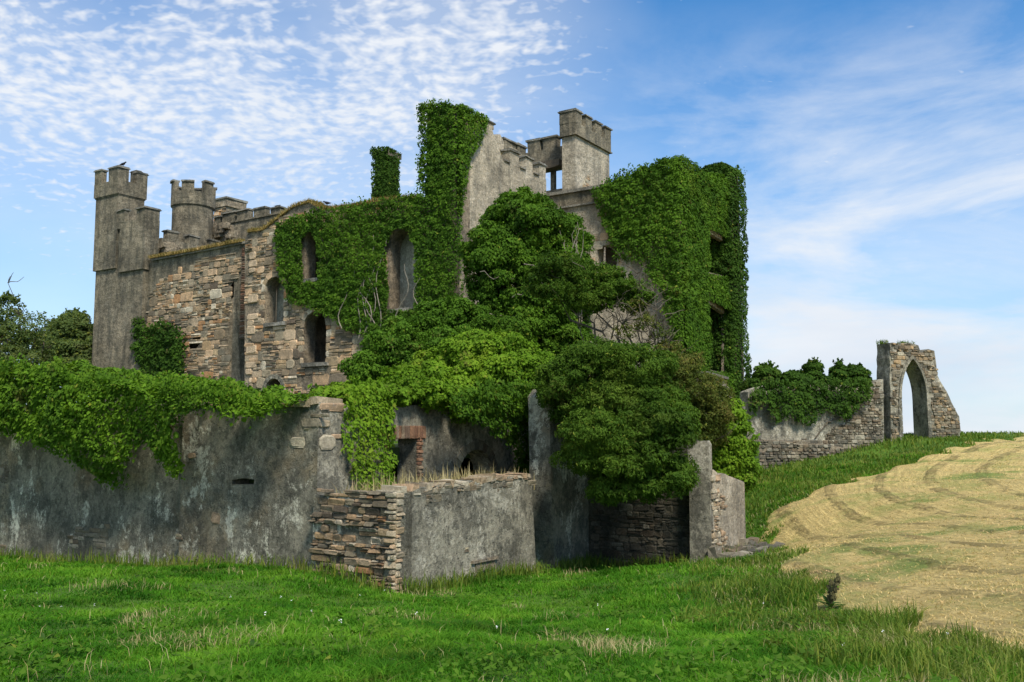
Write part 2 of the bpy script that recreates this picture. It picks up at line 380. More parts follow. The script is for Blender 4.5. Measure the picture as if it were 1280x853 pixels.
class MB:
    """mesh buffer with material slots"""
    def __init__(s):
        s.v, s.f, s.mi = [], [], []

    def add(s, verts, faces, mi=0):
        o = len(s.v)
        s.v.extend([tuple(p) for p in verts])
        s.f.extend([tuple(i + o for i in f) for f in faces])
        s.mi.extend([mi] * len(faces))

    def box(s, x0, x1, y0, y1, z0, z1, mi=0, jit=0.0):
        p = [(x, y, z) for z in (z0, z1) for y in (y0, y1) for x in (x0, x1)]
        if jit:
            p = [(a + random.uniform(-jit, jit), b + random.uniform(-jit, jit), c + random.uniform(-jit, jit)) for a, b, c in p]
        s.add(p, [(0, 2, 3, 1), (4, 5, 7, 6), (0, 1, 5, 4), (2, 6, 7, 3), (0, 4, 6, 2), (1, 3, 7, 5)], mi)

    def slab(s, outline, holes, y0, y1, mi=0):
        loops = [list(outline)] + [list(h) for h in holes]
        pts = [p for l in loops for p in l]
        tris = tessellate_polygon([[Vector((p[0], p[1], 0)) for p in l] for l in loops])
        n = len(pts)
        vs = [(p[0], y0, p[1]) for p in pts] + [(p[0], y1, p[1]) for p in pts]
        fs = []
        for a, b_, c in tris:
            pa, pb, pc = pts[a], pts[b_], pts[c]
            ar = (pb[0] - pa[0]) * (pc[1] - pa[1]) - (pb[1] - pa[1]) * (pc[0] - pa[0])
            t = (a, b_, c) if ar > 0 else (a, c, b_)
            fs.append(t)
            fs.append((t[0] + n, t[2] + n, t[1] + n))
        o = 0
        for li, l in enumerate(loops):
            k = len(l)
            area = sum(l[i][0] * l[(i + 1) % k][1] - l[(i + 1) % k][0] * l[i][1] for i in range(k))
            ccw = area > 0
            if li > 0:
                ccw = not ccw
            for i in range(k):
                a, b_ = o + i, o + (i + 1) % k
                fs.append((a, a + n, b_ + n, b_) if ccw else (a, b_, b_ + n, a + n))
            o += k
        s.add(vs, fs, mi)

    def stone(s, x0, x1, z0, z1, yf, d, mi, rnd=0.30):
        """one rough stone: outline with cut corners, bevelled towards the front (-y)"""
        w_, h_ = x1 - x0, z1 - z0
        c = min(w_, h_) * random.uniform(0.12, 0.28)
        j = min(w_, h_) * rnd
        J = lambda: random.uniform(-j, j) * 0.5
        base = [(x0 + c + J(), z0 + J() * .4), (x1 - c + J(), z0 + J() * .4), (x1 + J() * .4, z0 + c), (x1 + J() * .4, z1 - c),
                (x1 - c + J(), z1 + J() * .4), (x0 + c + J(), z1 + J() * .4), (x0 + J() * .4, z1 - c), (x0 + J() * .4, z0 + c)]
        cx, cz = (x0 + x1) / 2, (z0 + z1) / 2
        b_ = min(0.035, min(w_, h_) * 0.16)
        sx, sz = 1 - 2 * b_ / max(w_, .01), 1 - 2 * b_ / max(h_, .01)
        tlx, tlz = random.uniform(-.03, .03), random.uniform(-.03, .03)
        vs = [(x, yf + 0.03, z) for x, z in base]
        vs += [(x, yf - d * 0.55, z) for x, z in base]
        vs += [(cx + (x - cx) * sx, yf - d + tlx * (x - cx) / w_ + tlz * (z - cz) / h_ + random.uniform(-.006, .006), cz + (z - cz) * sz) for x, z in base]
        fs = []
        for r_ in (0, 8):
            for i in range(8):
                k = (i + 1) % 8
                fs.append((r_ + i, r_ + k, r_ + 8 + k, r_ + 8 + i))
        fs.append(tuple(range(16, 24)))
        s.add(vs, fs, mi)

    def stones(s, inside, x0, x1, z0, z1, yf, mi, big=0.45, course=(0.22, 0.45), pbig=0.4, prot=(0.015, 0.06), wr=(0.9, 2.2)):
        z = z0
        while z < z1:
            h = random.uniform(*course)
            x = x0 + random.uniform(-0.4, 0)
            while x < x1:
                wd = h * random.uniform(*wr)
                g_ = 0.006
                k = 1 if random.random() < pbig else random.choice([2, 3, 3, 4, 5] if h > .3 else [2, 2, 3])
                zc = z
                for q in range(k):
                    hh = h / k
                    if k > 1 and random.random() < 0.5:
                        m_x = x + wd * random.uniform(0.35, 0.65)
                        cells_ = [(x, m_x), (m_x, x + wd)]
                    else:
                        cells_ = [(x, x + wd)]
                    for a, b_ in cells_:
                        if inside((a + b_) / 2, zc + hh / 2) and inside(a + .03, zc + .02) and inside(b_ - .03, zc + hh - .02):
                            if random.random() > 0.05:
                                s.stone(a + g_, b_ - g_, zc + g_, zc + hh - g_, yf, random.uniform(*prot) * (1.0 if k == 1 else 1.25), mi)
                    zc += hh
                x += wd
            z += h

    def build(s, name, mats, parent=None, mw=None, smooth=False):
        me = bpy.data.meshes.new(name)
        me.from_pydata(s.v, [], s.f)
        if not isinstance(mats, (list, tuple)):
            mats = [mats]
        for m0 in mats:
            me.materials.append(m0)
        me.polygons.foreach_set('material_index', s.mi)
        if smooth:
            me.polygons.foreach_set('use_smooth', [True] * len(s.f))
        me.update()
        o = bpy.data.objects.new(name, me)
        return link(o, parent, mw)


def np_mesh(name, V, faces3=None, faces4=None, mat=None, parent=None):
    me = bpy.data.meshes.new(name)
    n3 = 0 if faces3 is None else len(faces3)
    n4 = 0 if faces4 is None else len(faces4)
    me.vertices.add(len(V))
    me.vertices.foreach_set('co', V.astype(np.float32).ravel())
    idx = []
    if n3:
        idx.append(faces3.astype(np.int32).ravel())
    if n4:
        idx.append(faces4.astype(np.int32).ravel())
    idx = np.concatenate(idx)
    me.loops.add(len(idx))
    me.loops.foreach_set('vertex_index', idx)
    me.polygons.add(n3 + n4)
    st = np.concatenate([np.arange(n3) * 3, n3 * 3 + np.arange(n4) * 4]).astype(np.int32)
    me.polygons.foreach_set('loop_start', st)
    me.update(calc_edges=True)
    me.validate()
    if mat:
        me.materials.append(mat)
    o = bpy.data.objects.new(name, me)
    return link(o, parent)


# ------------------------------------------------------------------ geometry of the view -> real places
cp, sp = math.cos(PITCH), math.sin(PITCH)


def ray(px, py):
    cx, cy = (px - CX) / F, -(py - CY) / F
    return Vector((cx, cp - cy * sp, sp + cy * cp))


def at(px, py, D):
    r = ray(px, py)
    r = r * (D / r.y)
    return Vector((r.x, r.y, r.z + EYE))


TH = R(33.5)
U = Vector((math.sin(TH), math.cos(TH), 0))       # along the castle's side, away to the right
VR = Vector((math.cos(TH), -math.sin(TH), 0))     # along the front, towards the right and nearer
UP = Vector((0, 0, 1))


class Plane:
    """vertical wall plane; local x runs left to right in view, y away from the viewer, z up"""
    def __init__(s, p0, d):
        s.p = Vector((p0.x, p0.y, 0))
        s.d = d.normalized()
        s.nrm = Vector((-s.d.y, s.d.x, 0))
        s.ry = HZ
        s.mw = Matrix(((s.d.x, s.nrm.x, 0, s.p.x), (s.d.y, s.nrm.y, 0, s.p.y), (0, 0, 1, 0), (0, 0, 0, 1)))

    def hit(s, px, py):
        r = ray(px, py)
        o = Vector((0, 0, EYE))
        t = (s.p - o).dot(s.nrm) / r.dot(s.nrm)
        q = o + r * t
        return ((q - s.p).dot(s.d), q.z)

    def sx(s, px):
        return s.hit(px, s.ry)[0]

    def z(s, px, py):
        return s.hit(px, py)[1]

    def poly(s, pts):
        return [s.hit(*p) for p in pts]

    def world(s, a, y, z):
        return s.p + s.d * a + s.nrm * y + UP * z

    def shift(s, y):
        return Plane(s.p + s.nrm * y, s.d)


def arch(pl, x0, x1, top, bot, kind='round', n=7):
    xm = (x0 + x1) / 2
    a, _ = pl.hit(x0, (top + bot) / 2)
    b_, _ = pl.hit(x1, (top + bot) / 2)
    zt, zb = pl.z(xm, top), pl.z(xm, bot)
    r = (b_ - a) / 2
    c = (a + b_) / 2
    if kind == 'flat':
        return [(a, zb), (b_, zb), (b_, zt), (a, zt)]
    rise = r * (1.0 if kind == 'round' else 0.45 if kind == 'seg' else 1.7)
    pts = [(a, zb), (b_, zb)]
    for i in range(n + 1):
        t = i / n
        if kind == 'pointed':
            if t <= 0.5:
                q = t * 2
                pts.append((b_ - r * (1 - math.cos(q * math.pi / 2)) ** 1.0 * 1.0 if q < 1 else c, zt - rise + rise * math.sin(q * math.pi / 2) ** 1.15))
            else:
                q = (1 - t) * 2
                pts.append((a + r * (1 - math.cos(q * math.pi / 2)), zt - rise + rise * math.sin(q * math.pi / 2) ** 1.15))
        else:
            an = t * math.pi
            pts.append((c + r * math.cos(an), zt - rise + rise * math.sin(an)))
    return pts


def rough(pts, step=0.35, amp=0.05, closed=False):
    out = []
    n = len(pts)
    for i in range(n if closed else n - 1):
        a, b_ = pts[i], pts[(i + 1) % n]
        L = math.hypot(b_[0] - a[0], b_[1] - a[1])
        k = max(1, int(L / step))
        for q in range(k):
            t = q / k
            j = amp if (q or i) else 0
            out.append((a[0] + (b_[0] - a[0]) * t + random.uniform(-j, j) * .5, a[1] + (b_[1] - a[1]) * t + random.uniform(-j, j)))
    if not closed:
        out.append(pts[-1])
    return out


def inpoly(x, z, poly):
    c = False
    n = len(poly)
    j = n - 1
    for i in range(n):
        xi, zi = poly[i]
        xj, zj = poly[j]
        if (zi > z) != (zj > z) and x < (xj - xi) * (z - zi) / (zj - zi + 1e-12) + xi:
            c = not c
        j = i
    return c


def vnoise(x, y, s, seed):
    r2 = np.random.default_rng(seed)
    out = np.zeros(len(x))
    for k_ in range(7):
        a, ph, fq = r2.uniform(0, 2 * math.pi), r2.uniform(0, 6.28), s * r2.uniform(.6, 2.2)
        out += np.sin((x * math.cos(a) + y * math.sin(a)) * fq + ph + 1.3 * np.sin((y * math.cos(a) - x * math.sin(a)) * fq * .7))
    return out / 4.0


def np_inpoly(x, z, poly):
    c = np.zeros(len(x), bool)
    n = len(poly)
    j = n - 1
    for i in range(n):
        xi, zi = poly[i]
        xj, zj = poly[j]
        m0 = ((zi > z) != (zj > z)) & (x < (xj - xi) * (z - zi) / (zj - zi + 1e-12) + xi)
        c ^= m0
        j = i
    return c


def near_hole(x, z, hole, mrg=0.06):
    if inpoly(x, z, hole):
        return True
    xs = [p[0] for p in hole]
    zs = [p[1] for p in hole]
    if x < min(xs) - .3 or x > max(xs) + .3 or z < min(zs) - .3 or z > max(zs) + .3:
        return False
    return any(inpoly(x + dx_, z + dz_, hole) for dx_, dz_ in ((mrg, 0), (-mrg, 0), (0, mrg), (0, -mrg)))


# ------------------------------------------------------------------ ground height (thin-plate through surveyed points)
GP = [(640, 853, 6.2), (100, 853, 6.4), (1280, 853, 6.6), (0, 780, 10.5), (640, 790, 10.0), (350, 770, 12.0),
      (0, 697, 25.0), (200, 707, 21.5), (398, 716, 18.4), (497, 742, 17.2), (600, 727, 19.2), (672, 716, 21.4), (735, 706, 24),
      (865, 706, 22.6), (935, 692, 24.5), (950, 650, 27), (945, 592, 36.5), (1040, 572, 38.5), (1125, 552, 40), (1197, 546, 41.5),
      (1256, 543, 50), (1280, 560, 42), (1280, 600, 27), (1100, 600, 30), (1000, 640, 26), (1280, 680, 16), (1100, 680, 18),
      (1280, 760, 10.5), (1050, 765, 12.5), (1160, 800, 9.6), (900, 760, 14), (800, 730, 17.5)]
gp = np.array([tuple(at(*p)) for p in GP] +
              [(0, 0, EYE - 1.62), (-8, 0, EYE - 1.6), (8, 0, EYE - 1.6), (0, -12, EYE - 1.4), (-30, 30, EYE - 4.2), (-40, 60, EYE - 2.5), (-10, 55, EYE - 1.6),
               (10, 55, EYE - 1.2), (25, 48, EYE - 0.25), (35, 30, EYE - 0.6), (32, 8, EYE - 1.3), (-30, 0, EYE - 2.6), (34, 58, EYE - 0.6), (55, 55, EYE - .3)])


def tps_fit(P):
    n = len(P)
    d = np.sqrt(((P[:, None, :2] - P[None, :, :2]) ** 2).sum(-1))
    K = np.where(d > 0, d * d * np.log(d + 1e-9), 0) + np.eye(n) * 0.5
    A = np.zeros((n + 3, n + 3))
    A[:n, :n] = K
    A[:n, n] = 1
    A[:n, n + 1:] = P[:, :2]
    A[n, :n] = 1
    A[n + 1:, :n] = P[:, :2].T
    b_ = np.zeros(n + 3)
    b_[:n] = P[:, 2]
    return np.linalg.solve(A, b_)


TW = tps_fit(gp)


def sstep(a, b_, x):
    t = np.clip((x - a) / (b_ - a), 0, 1)
    return t * t * (3 - 2 * t)


def gz(x, y):
    x = np.atleast_1d(np.asarray(x, float))
    y = np.atleast_1d(np.asarray(y, float))
    xc, yc = np.clip(x, -42, 52), np.clip(y, -12, 60)
    out = np.empty(len(x))
    for s0 in range(0, len(x), 50000):
        sl = slice(s0, s0 + 50000)
        d = np.sqrt((xc[sl, None] - gp[None, :, 0]) ** 2 + (yc[sl, None] - gp[None, :, 1]) ** 2)
        K = np.where(d > 0, d * d * np.log(d + 1e-9), 0)
        out[sl] = K @ TW[:len(gp)] + TW[len(gp)] + TW[len(gp) + 1] * xc[sl] + TW[len(gp) + 2] * yc[sl]
    far = np.sqrt((x - xc) ** 2 + (y - yc) ** 2)
    out = out - 40 * sstep(0, 350, far) - far * 0.004
    out += 0.05 * np.sin(x * 1.3 + 0.7 * np.sin(y * .9)) * np.sin(y * 1.1 + 1.0) * (far < 1)
    return out


def gpt(px, py):
    """where the ray through a pixel meets the ground"""
    r = ray(px, py)
    ts = np.exp(np.linspace(math.log(3), math.log(90), 500))
    xs, ys, zs = r.x * ts, r.y * ts, r.z * ts + EYE
    below = np.where(zs < gz(xs, ys))[0]
    i = below[0] if len(below) else len(ts) - 1
    return (xs[i], ys[i])


# ------------------------------------------------------------------ mown field outline
FB = [gpt(*p) for p in [(1235, 552), (1150, 577), (1050, 606), (985, 632), (948, 655), (962, 680), (985, 700), (992, 722), (1012, 745), (1050, 772), (1110, 790), (1190, 806), (1279, 824)]]
FPOLY = [(70, 56), (34, 57)] + [(27, 49)] + FB + [(9, 4), (40, -10), (90, 0), (90, 40)]


def field_sd(x, y):
    """signed distance to the field's edge, positive inside"""
    P = np.array(FPOLY)
    Q = np.roll(P, -1, axis=0)
    d2 = np.full(len(x), 1e9)
    for (ax, ay), (bx, by) in zip(P, Q):
        vx, vy = bx - ax, by - ay
        t = np.clip(((x - ax) * vx + (y - ay) * vy) / (vx * vx + vy * vy + 1e-9), 0, 1)
        d2 = np.minimum(d2, (x - ax - t * vx) ** 2 + (y - ay - t * vy) ** 2)
    s_ = np.where(np_inpoly(x, y, FPOLY), 1.0, -1.0)
    wob_ = 0.25 * np.sin(x * 2.1 + y * 1.3) + 0.18 * np.sin(x * 4.7 - y * 3.9)
    return s_ * np.sqrt(d2) + wob_


def axis(a, b_, st, far, g_=1.18):
    xs = list(np.arange(a, b_ + st / 2, st))
    d = st
    x = xs[-1]
    while x < far:
        d *= g_
        x += d
        xs.append(x)
    d = st
    x = xs[0]
    pre = []
    while x > -far:
        d *= g_
        x -= d
        pre.append(x)
    return np.array(pre[::-1] + xs)


def grid_mesh(name, xs, ys, zf, mat, keep=None):
    X, Y = np.meshgrid(xs, ys)
    x, y = X.ravel(), Y.ravel()
    z = zf(x, y)
    nx, ny = len(xs), len(ys)
    i = np.arange(nx * ny).reshape(ny, nx)
    q = np.stack([i[:-1, :-1], i[:-1, 1:], i[1:, 1:], i[1:, :-1]], -1).reshape(-1, 4)
    if keep is not None:
        k = keep(x, y)
        q = q[k[q].any(1)]
        used = np.unique(q)
        remap = np.zeros(nx * ny, int)
        remap[used] = np.arange(len(used))
        q = remap[q]
        x, y, z = x[used], y[used], z[used]
    o = np_mesh(name, np.stack([x, y, z], 1), None, q, mat)
    o.data.polygons.foreach_set('use_smooth', [True] * len(q))
    return o, x, y


o, _, _ = grid_mesh('ground', axis(-34, 44, 0.4, 1600), axis(-8, 60, 0.4, 2200), gz, M['ground'])
tag(o, kind='structure')
o['label'] = 'green grassy lawn sloping up to the ruined castle walls'


def swv(x, y):
    """smooth distance from the field's edge: the mower's rows follow it"""
    s_ = field_sd(x, y) - 0.25 * np.sin(x * 2.1 + y * 1.3) - 0.18 * np.sin(x * 4.7 - y * 3.9)
    arc = 24 - np.sqrt((x - 28) ** 2 + ((y - 22) * .8) ** 2)
    return .2 * s_ + .85 * arc + .3 * np.sin(x * .22 + y * .2)


def rowv(x, y):
    r_ = np.clip((np.sin(swv(x, y) * 4.4) - .7) / .3, 0, 1)
    return r_ * (field_sd(x, y) > .3)


def fz(x, y):
    s_ = field_sd(x, y)
    sw = s_ + 1.2 * np.sin(x * .35 + y * .2)
    return gz(x, y) + np.clip(s_, -0.5, 0.25) * 0.25 + 0.025 * rowv(x, y)


o, x_, y_ = grid_mesh('mown_field', np.arange(3, 60, 0.16), np.arange(-2, 60, 0.16), fz, M['field'], keep=lambda x, y: field_sd(x, y) > -0.4)
att = o.data.attributes.new('sd', 'FLOAT', 'POINT')
att.data.foreach_set('value', field_sd(x_, y_).astype(np.float32))
att = o.data.attributes.new('row', 'FLOAT', 'POINT')
att.data.foreach_set('value', swv(x_, y_).astype(np.float32))
tag(o, kind='structure')
o['label'] = 'pale mown hay field with curved mowing rows on the slope'

mb = MB()
mb.add([(-30000, 100, -34), (30000, 100, -34), (30000, 45000, -34), (-30000, 45000, -34)], [(0, 1, 2, 3)])
o = mb.build('sea', M['sea'])
tag(o, kind='structure')

# ------------------------------------------------------------------ key places of the castle
K2 = at(573, HZ, 40.0)
K2 = Vector((K2.x, K2.y, 0))
PA = Plane(K2, VR)                       # front facade with the windows
PW = Plane(K2, U)                        # pale side wall with battlements
PW.ry = 220
uJ = PW.sx(683)
J = K2 + U * uJ
PB = Plane(J, VR)                        # front of the right-hand block
PB.ry = 300
C1 = J + VR * PB.sx(850)
PC = Plane(C1, U)                        # its ivy-covered side
PC.ry = 340
PD = Plane(K2 + U * 2.0, VR)             # set-back wall on the left
ZB = EYE - 0.5                           # level of the castle's foot

castle = empty('castle_ruin', (J.x, J.y, ZB), 'roofless stone castle ruin with battlemented towers, partly clad in ivy', 'castle')


def facade_outline(pl, top, left, right, zb):
    t = rough([pl.hit(*p) for p in top], 0.4, 0.07)
    return [(pl.sx(left), zb), (pl.sx(right), zb)] + t[::-1]


# --- facade A
topA = [(306, 300), (310, 290), (330, 287), (340, 279), (352, 270), (368, 258), (388, 252), (404, 262), (440, 258), (480, 250), (526, 247)]
oA = [(PA.sx(306), ZB), (PA.sx(573), ZB), (0.0, PA.z(573, 136)), (PA.sx(550), PA.z(550, 133)), (PA.sx(530), PA.z(530, 137)),
      (PA.sx(530), PA.z(530, 247))] + rough([PA.hit(*p) for p in topA], 0.4, 0.07)[::-1]
hA = [arch(PA, 331, 355, 346, 404), arch(PA, 380, 408, 389, 454), arch(PA, 333, 354, 473, 492), arch(PA, 381, 400, 288, 349), arch(PA, 487, 523, 285, 386)]
mb = MB()
mb.slab(oA, hA, 0, 0.75, 0)
zt = PA.poly(topA)


def insA(x, z):
    return inpoly(x, z, oA) and not any(near_hole(x, z, h) for h in hA)


mb.stones(insA, PA.sx(306), PA.sx(480), ZB + 1, PA.z(306, 285), 0.0, 1, pbig=0.5, course=(.28, .6), wr=(0.8, 2.0))
wA = mb.build('facade_wall', [M['mortar'], M['stone']], castle, PA.mw)
# big squared quoins up the left corner of facade A
mb = MB()
z = ZB + 1.0
k = 0
while z < PA.z(308, 305):
    h = random.uniform(0.28, 0.6)
    if random.random() < .45:
        z += h
        k += 1
        continue
    x0 = PA.sx(306)
    mb = MB()
    mb.stone(x0 - 0.02, x0 + (0.75 if k % 2 else 0.5) * random.uniform(.8, 1.1), z + .01, z + h - .01, 0.0, 0.085, 0, 0.2)
    mb.build('quoin_stone', [M['stone']], wA, PA.mw)
    z += h
    k += 1
# rough surround stones of the arched windows
for hI in (hA[0], hA[1], hA[2]):
    mb = MB()
    n = len(hI)
    cxh = (hI[0][0] + hI[1][0]) / 2
    zlo_ = hI[0][1]
    for sd_ in (0, 1):
        xx = hI[sd_][0]
        z = zlo_
        ztp = hI[2][1]
        while z < ztp - .1 and hI is not hA[2]:
            h = random.uniform(.15, .4)
            wd = random.uniform(.18, .5)
            mb.stone(xx - wd if sd_ == 0 else xx, xx if sd_ == 0 else xx + wd, z, min(z + h, ztp), 0, random.uniform(.03, .07), 0, .15)
            z += h
    for i in range(2, n - 1):
        a0, b0 = hI[i], hI[i + 1]
        zc0 = hI[2][1]
        q = [a0]
        ro = random.uniform(.22, .34)
        for p_ in (a0, b0):
            vx, vz = p_[0] - cxh, p_[1] - zc0
            L_ = math.hypot(vx, vz) + 1e-6
            q.append((p_[0] + vx / L_ * ro, p_[1] + vz / L_ * ro))
        q.append(b0)
        mb.slab(q, [], -random.uniform(.03, .07), .1, 0)
    mb.build('window_surround', [M['stone']], wA, PA.mw)
# blocked backs of the small windows
for i, h in enumerate(hA[:4]):
    xs = [p[0] for p in h]
    zs = [p[1] for p in h]
    mb = MB()
    if i == 0:
        mb.box(min(xs) - .1, (min(xs) + max(xs)) / 2 + .1, 0.9, 1.0, min(zs) - .1, max(zs) + .1)
        mb.box((min(xs) + max(xs)) / 2 + .1, max(xs) + .1, 0.62, 1.0, min(zs) - .1, max(zs) + .1)
    else:
        mb.box(min(xs) - .3, max(xs) + .3, 1.9, 2.0, min(zs) - .3, max(zs) + .3)
        mb.box(min(xs) - .4, max(xs) + .4, .76, 2.0, max(zs) + .1, max(zs) + .25)
        mb.box(min(xs) - .5, min(xs) - .4, .76, 2.0, min(zs) - .3, max(zs) + .1)
        mb.box(max(xs) + .4, max(xs) + .5, .76, 2.0, min(zs) - .3, max(zs) + .1)
        mb.box(min(xs) - .4, max(xs) + .4, .76, 2.0, min(zs) - .4, min(zs) - .3)
    mb.build('window_back', M['inner'] if i == 0 else M['mortar'], wA, PA.mw)
for (x0, x1, yt) in ((328, 356, 404), (377, 410, 454), (377, 402, 349), (484, 526, 386)):
    mb = MB()
    z = PA.z((x0 + x1) / 2, yt)
    mb.box(PA.sx(x0), PA.sx(x1), -0.16, 0.4, z - 0.17, z + 0.015, 0, 0.012)
    mb.build('window_sill', M['coping'], wA, PA.mw)
# ring round the low round-headed opening
mb = MB()
h = hA[2]
a, b_ = h[0][0], h[1][0]
r = (b_ - a) / 2
c = (a + b_) / 2
zc = max(p[1] for p in h) - r
n = 9
for i in range(n):
    t0, t1 = math.pi * i / n + .02, math.pi * (i + 1) / n - .02
    ro = r + 0.22
    q = [(c + r * math.cos(t0), zc + r * math.sin(t0)), (c + ro * math.cos(t0), zc + ro * math.sin(t0)), (c + ro * math.cos(t1), zc + ro * math.sin(t1)), (c + r * math.cos(t1), zc + r * math.sin(t1))]
    mb.slab(q, [], -0.1, 0.1, 0)
mb.build('arch_ring', M['lowwall'], wA, PA.mw)

# inner wall seen through the tall ivy-framed opening
mb = MB()
Pi = PA.shift(4.2)
mb.slab([(Pi.sx(420), ZB), (Pi.sx(560), ZB), (Pi.sx(560), Pi.z(560, 262)), (Pi.sx(520), Pi.z(520, 266)), (Pi.sx(420), Pi.z(420, 285))], [], 0, 0.6)
mb.build('inner_wall', M['inner'], castle, Pi.mw)

hI = hA[4]
xs = [p[0] for p in hI]
zs = [p[1] for p in hI]
mb = MB()
mb.box(min(xs) - .3, max(xs) + .3, .76, 1.0, min(zs) - .5, max(zs) + .3)
mb.build('window_infill', M['inner'], wA, PA.mw)

# --- wall D
oD = [(PD.sx(150), ZB), (PD.sx(309), ZB)] + rough([PD.hit(*p) for p in [(309, 302), (290, 307), (250, 314), (200, 321), (181, 326), (150, 330)]], 0.5, 0.05)
hD = [[(PD.sx(287), ZB + 1), (PD.sx(304), ZB + 1), (PD.sx(304), PD.z(304, 345)), (PD.sx(287), PD.z(287, 352))]]
stD = PD.poly([(245, 322), (288, 315), (308, 312), (308, 500), (140, 500), (150, 442), (178, 424), (186, 370), (200, 350)])
mb = MB()
mb.slab(oD, hD, 0, 0.7, 0)


def insD(x, z):
    return inpoly(x, z, stD) and inpoly(x, z, oD) and not near_hole(x, z, hD[0])


mb.stones(insD, PD.sx(140), PD.sx(308), ZB + 1, PD.z(300, 305), 0.0, 1, pbig=0.4, course=(0.26, 0.58), wr=(.8, 2.2))
wD = mb.build('set_back_wall', [M['tower'], M['stone']], castle, PD.mw)
mb = MB()
mb.slab([(PD.sx(284), ZB), (PD.sx(307), ZB), (PD.sx(307), PD.z(307, 335)), (PD.sx(284), PD.z(284, 335))],
        [[(PD.sx(296), ZB + .5), (PD.sx(303.5), ZB + .5), (PD.sx(303.5), PD.z(300, 428)), (PD.sx(296), PD.z(300, 428))]], 0.45, 0.68)
mb.build('recess_panel', M['lowwall'], wD, PD.mw)
mb = MB()
mb.box(PD.sx(294), PD.sx(305), 1.4, 1.5, ZB, PD.z(300, 415))
mb.box(PD.sx(293), PD.sx(294), .7, 1.5, ZB, PD.z(300, 415))
mb.box(PD.sx(293), PD.sx(306), .7, 1.5, PD.z(300, 415), PD.z(300, 412))
mb.build('doorway_back', M['mortar'], wD, PD.mw)
mb = MB()
z = PD.z(300, 425)
while z < PD.z(300, 312):
    mb.stone(PD.sx(297), PD.sx(304.5), z, z + .085, 0, 0.1, 0, .05)
    z += 0.1
mb.build('brick_jamb', M['brick'], wD, PD.mw)
mb = MB()
x = PD.sx(183)
while x < PD.sx(303):
    x2 = x + random.uniform(.5, 1.1)
    pz = (x + x2) / 2
    f_ = (pz - PD.sx(181)) / (PD.sx(309) - PD.sx(181))
    zt_ = PD.z(181, 326) + f_ * (PD.z(309, 302) - PD.z(181, 326))
    mb.box(x, x2 - .03, -0.13, 0.8, zt_ - .12, zt_ + .02, 0, .02)
    x = x2
mb.build('ledge_course', M['coping'], wD, PD.mw)


# --- battlemented towers
def merlon(parent, mw, x0, x1, y0, y1, z0, z1, mat=None, cap=0.07):
    m2 = MB()
    m2.box(x0, x1, y0, y1, z0 - 0.02, z1, 0, 0.02)
    m2.box(x0 - cap, x1 + cap, y0 - cap, y1 + cap, z1, z1 + 0.07, 1, 0.03)
    m2.box(x0 - cap * .3, x1 + cap * .3, y0 - cap * .3, y1 + cap * .3, z1 + .069, z1 + 0.12, 1, 0.01)
    return m2.build('merlon', [mat or M['tower'], M['coping']], parent, mw)


def hollow(m2, x0, x1, y0, y1, z0, z1, t, mi=0):
    """four walls of an open-topped box, one watertight ring"""
    o_ = [(x0, y0), (x1, y0), (x1, y1), (x0, y1)]
    i_ = [(x0 + t, y0 + t), (x1 - t, y0 + t), (x1 - t, y1 - t), (x0 + t, y1 - t)]
    vs = [(x, y, z) for z in (z0, z1) for x, y in o_] + [(x, y, z) for z in (z0, z1) for x, y in i_]
    fs = []
    for k in range(4):
        n2 = (k + 1) % 4
        fs += [(k, n2, 4 + n2, 4 + k), (8 + n2, 8 + k, 12 + k, 12 + n2), (4 + k, 4 + n2, 12 + n2, 12 + k), (n2, k, 8 + k, 8 + n2)]
    m2.add(vs, fs, mi)


# T0: tall square tower at the far left
PT = PD.shift(-0.35)
PT.ry = 290
mb = MB()
ZL = EYE - 1.5
xl, xm, xr = PT.sx(122), PT.sx(148), PT.sx(181)
z338, z243, z228 = PT.z(130, 338), PT.z(148, 243), PT.z(148, 226)
mb.box(xl, xm - .01, 0.0, 2.1, ZL, z338 + .05)
mb.box(xl - 0.13, xm, -0.13, 1.75, z338, z243 - .01)
mb.box(xm - .01, xr, 0.003, 1.0, ZL, PT.z(165, 288))
t0 = mb.build('square_tower', M['tower'], castle, PT.mw)
mb = MB()
hollow(mb, xl - 0.25, xm + 0.08, -0.22, 1.85, z243, z228, 0.35)
mb.box(xl - .18, xm + .03, -.17, 1.8, z243 - .08, z243 + .001)
mb.build('parapet', M['tower'], t0, PT.mw)
xa, xb = xl - .25, xm + .08
zt_ = PT.z(148, 211)
merlon(t0, PT.mw, xa, xa + .75, -.22, .13, z228, PT.z(125, 216))
merlon(t0, PT.mw, xb - 1.05, xb, -.22, .5, z228, zt_)
merlon(t0, PT.mw, xb - .35, xb, 1.05, 1.85, z228, PT.z(150, 212))
merlon(t0, PT.mw, xa, xa + .35, 1.2, 1.85, z228, PT.z(125, 213))
merlon(t0, PT.mw, xb - 1.3, xb - .7, 1.5, 1.85, z228, PT.z(125, 213))
# lower stage in front of it
mb = MB()
z283, z276 = PT.z(165, 284), PT.z(165, 276)
hollow(mb, xm + .0, xr + .1, -0.1, 0.95, z283 + .001, z276, 0.3)
mb.build('parapet', M['tower'], t0, PT.mw)
merlon(t0, PT.mw, xm + .02, xm + .75, -.1, .2, z276, PT.z(155, 264))
merlon(t0, PT.mw, xr - .75, xr + .1, -.1, .95, z276, PT.z(180, 261))
mb = MB()
mb.box(xm + .35, xr + .1, -0.13, .95, PT.z(170, 338), z283)
mb.build('corner_pier', M['tower'], t0, PT.mw)

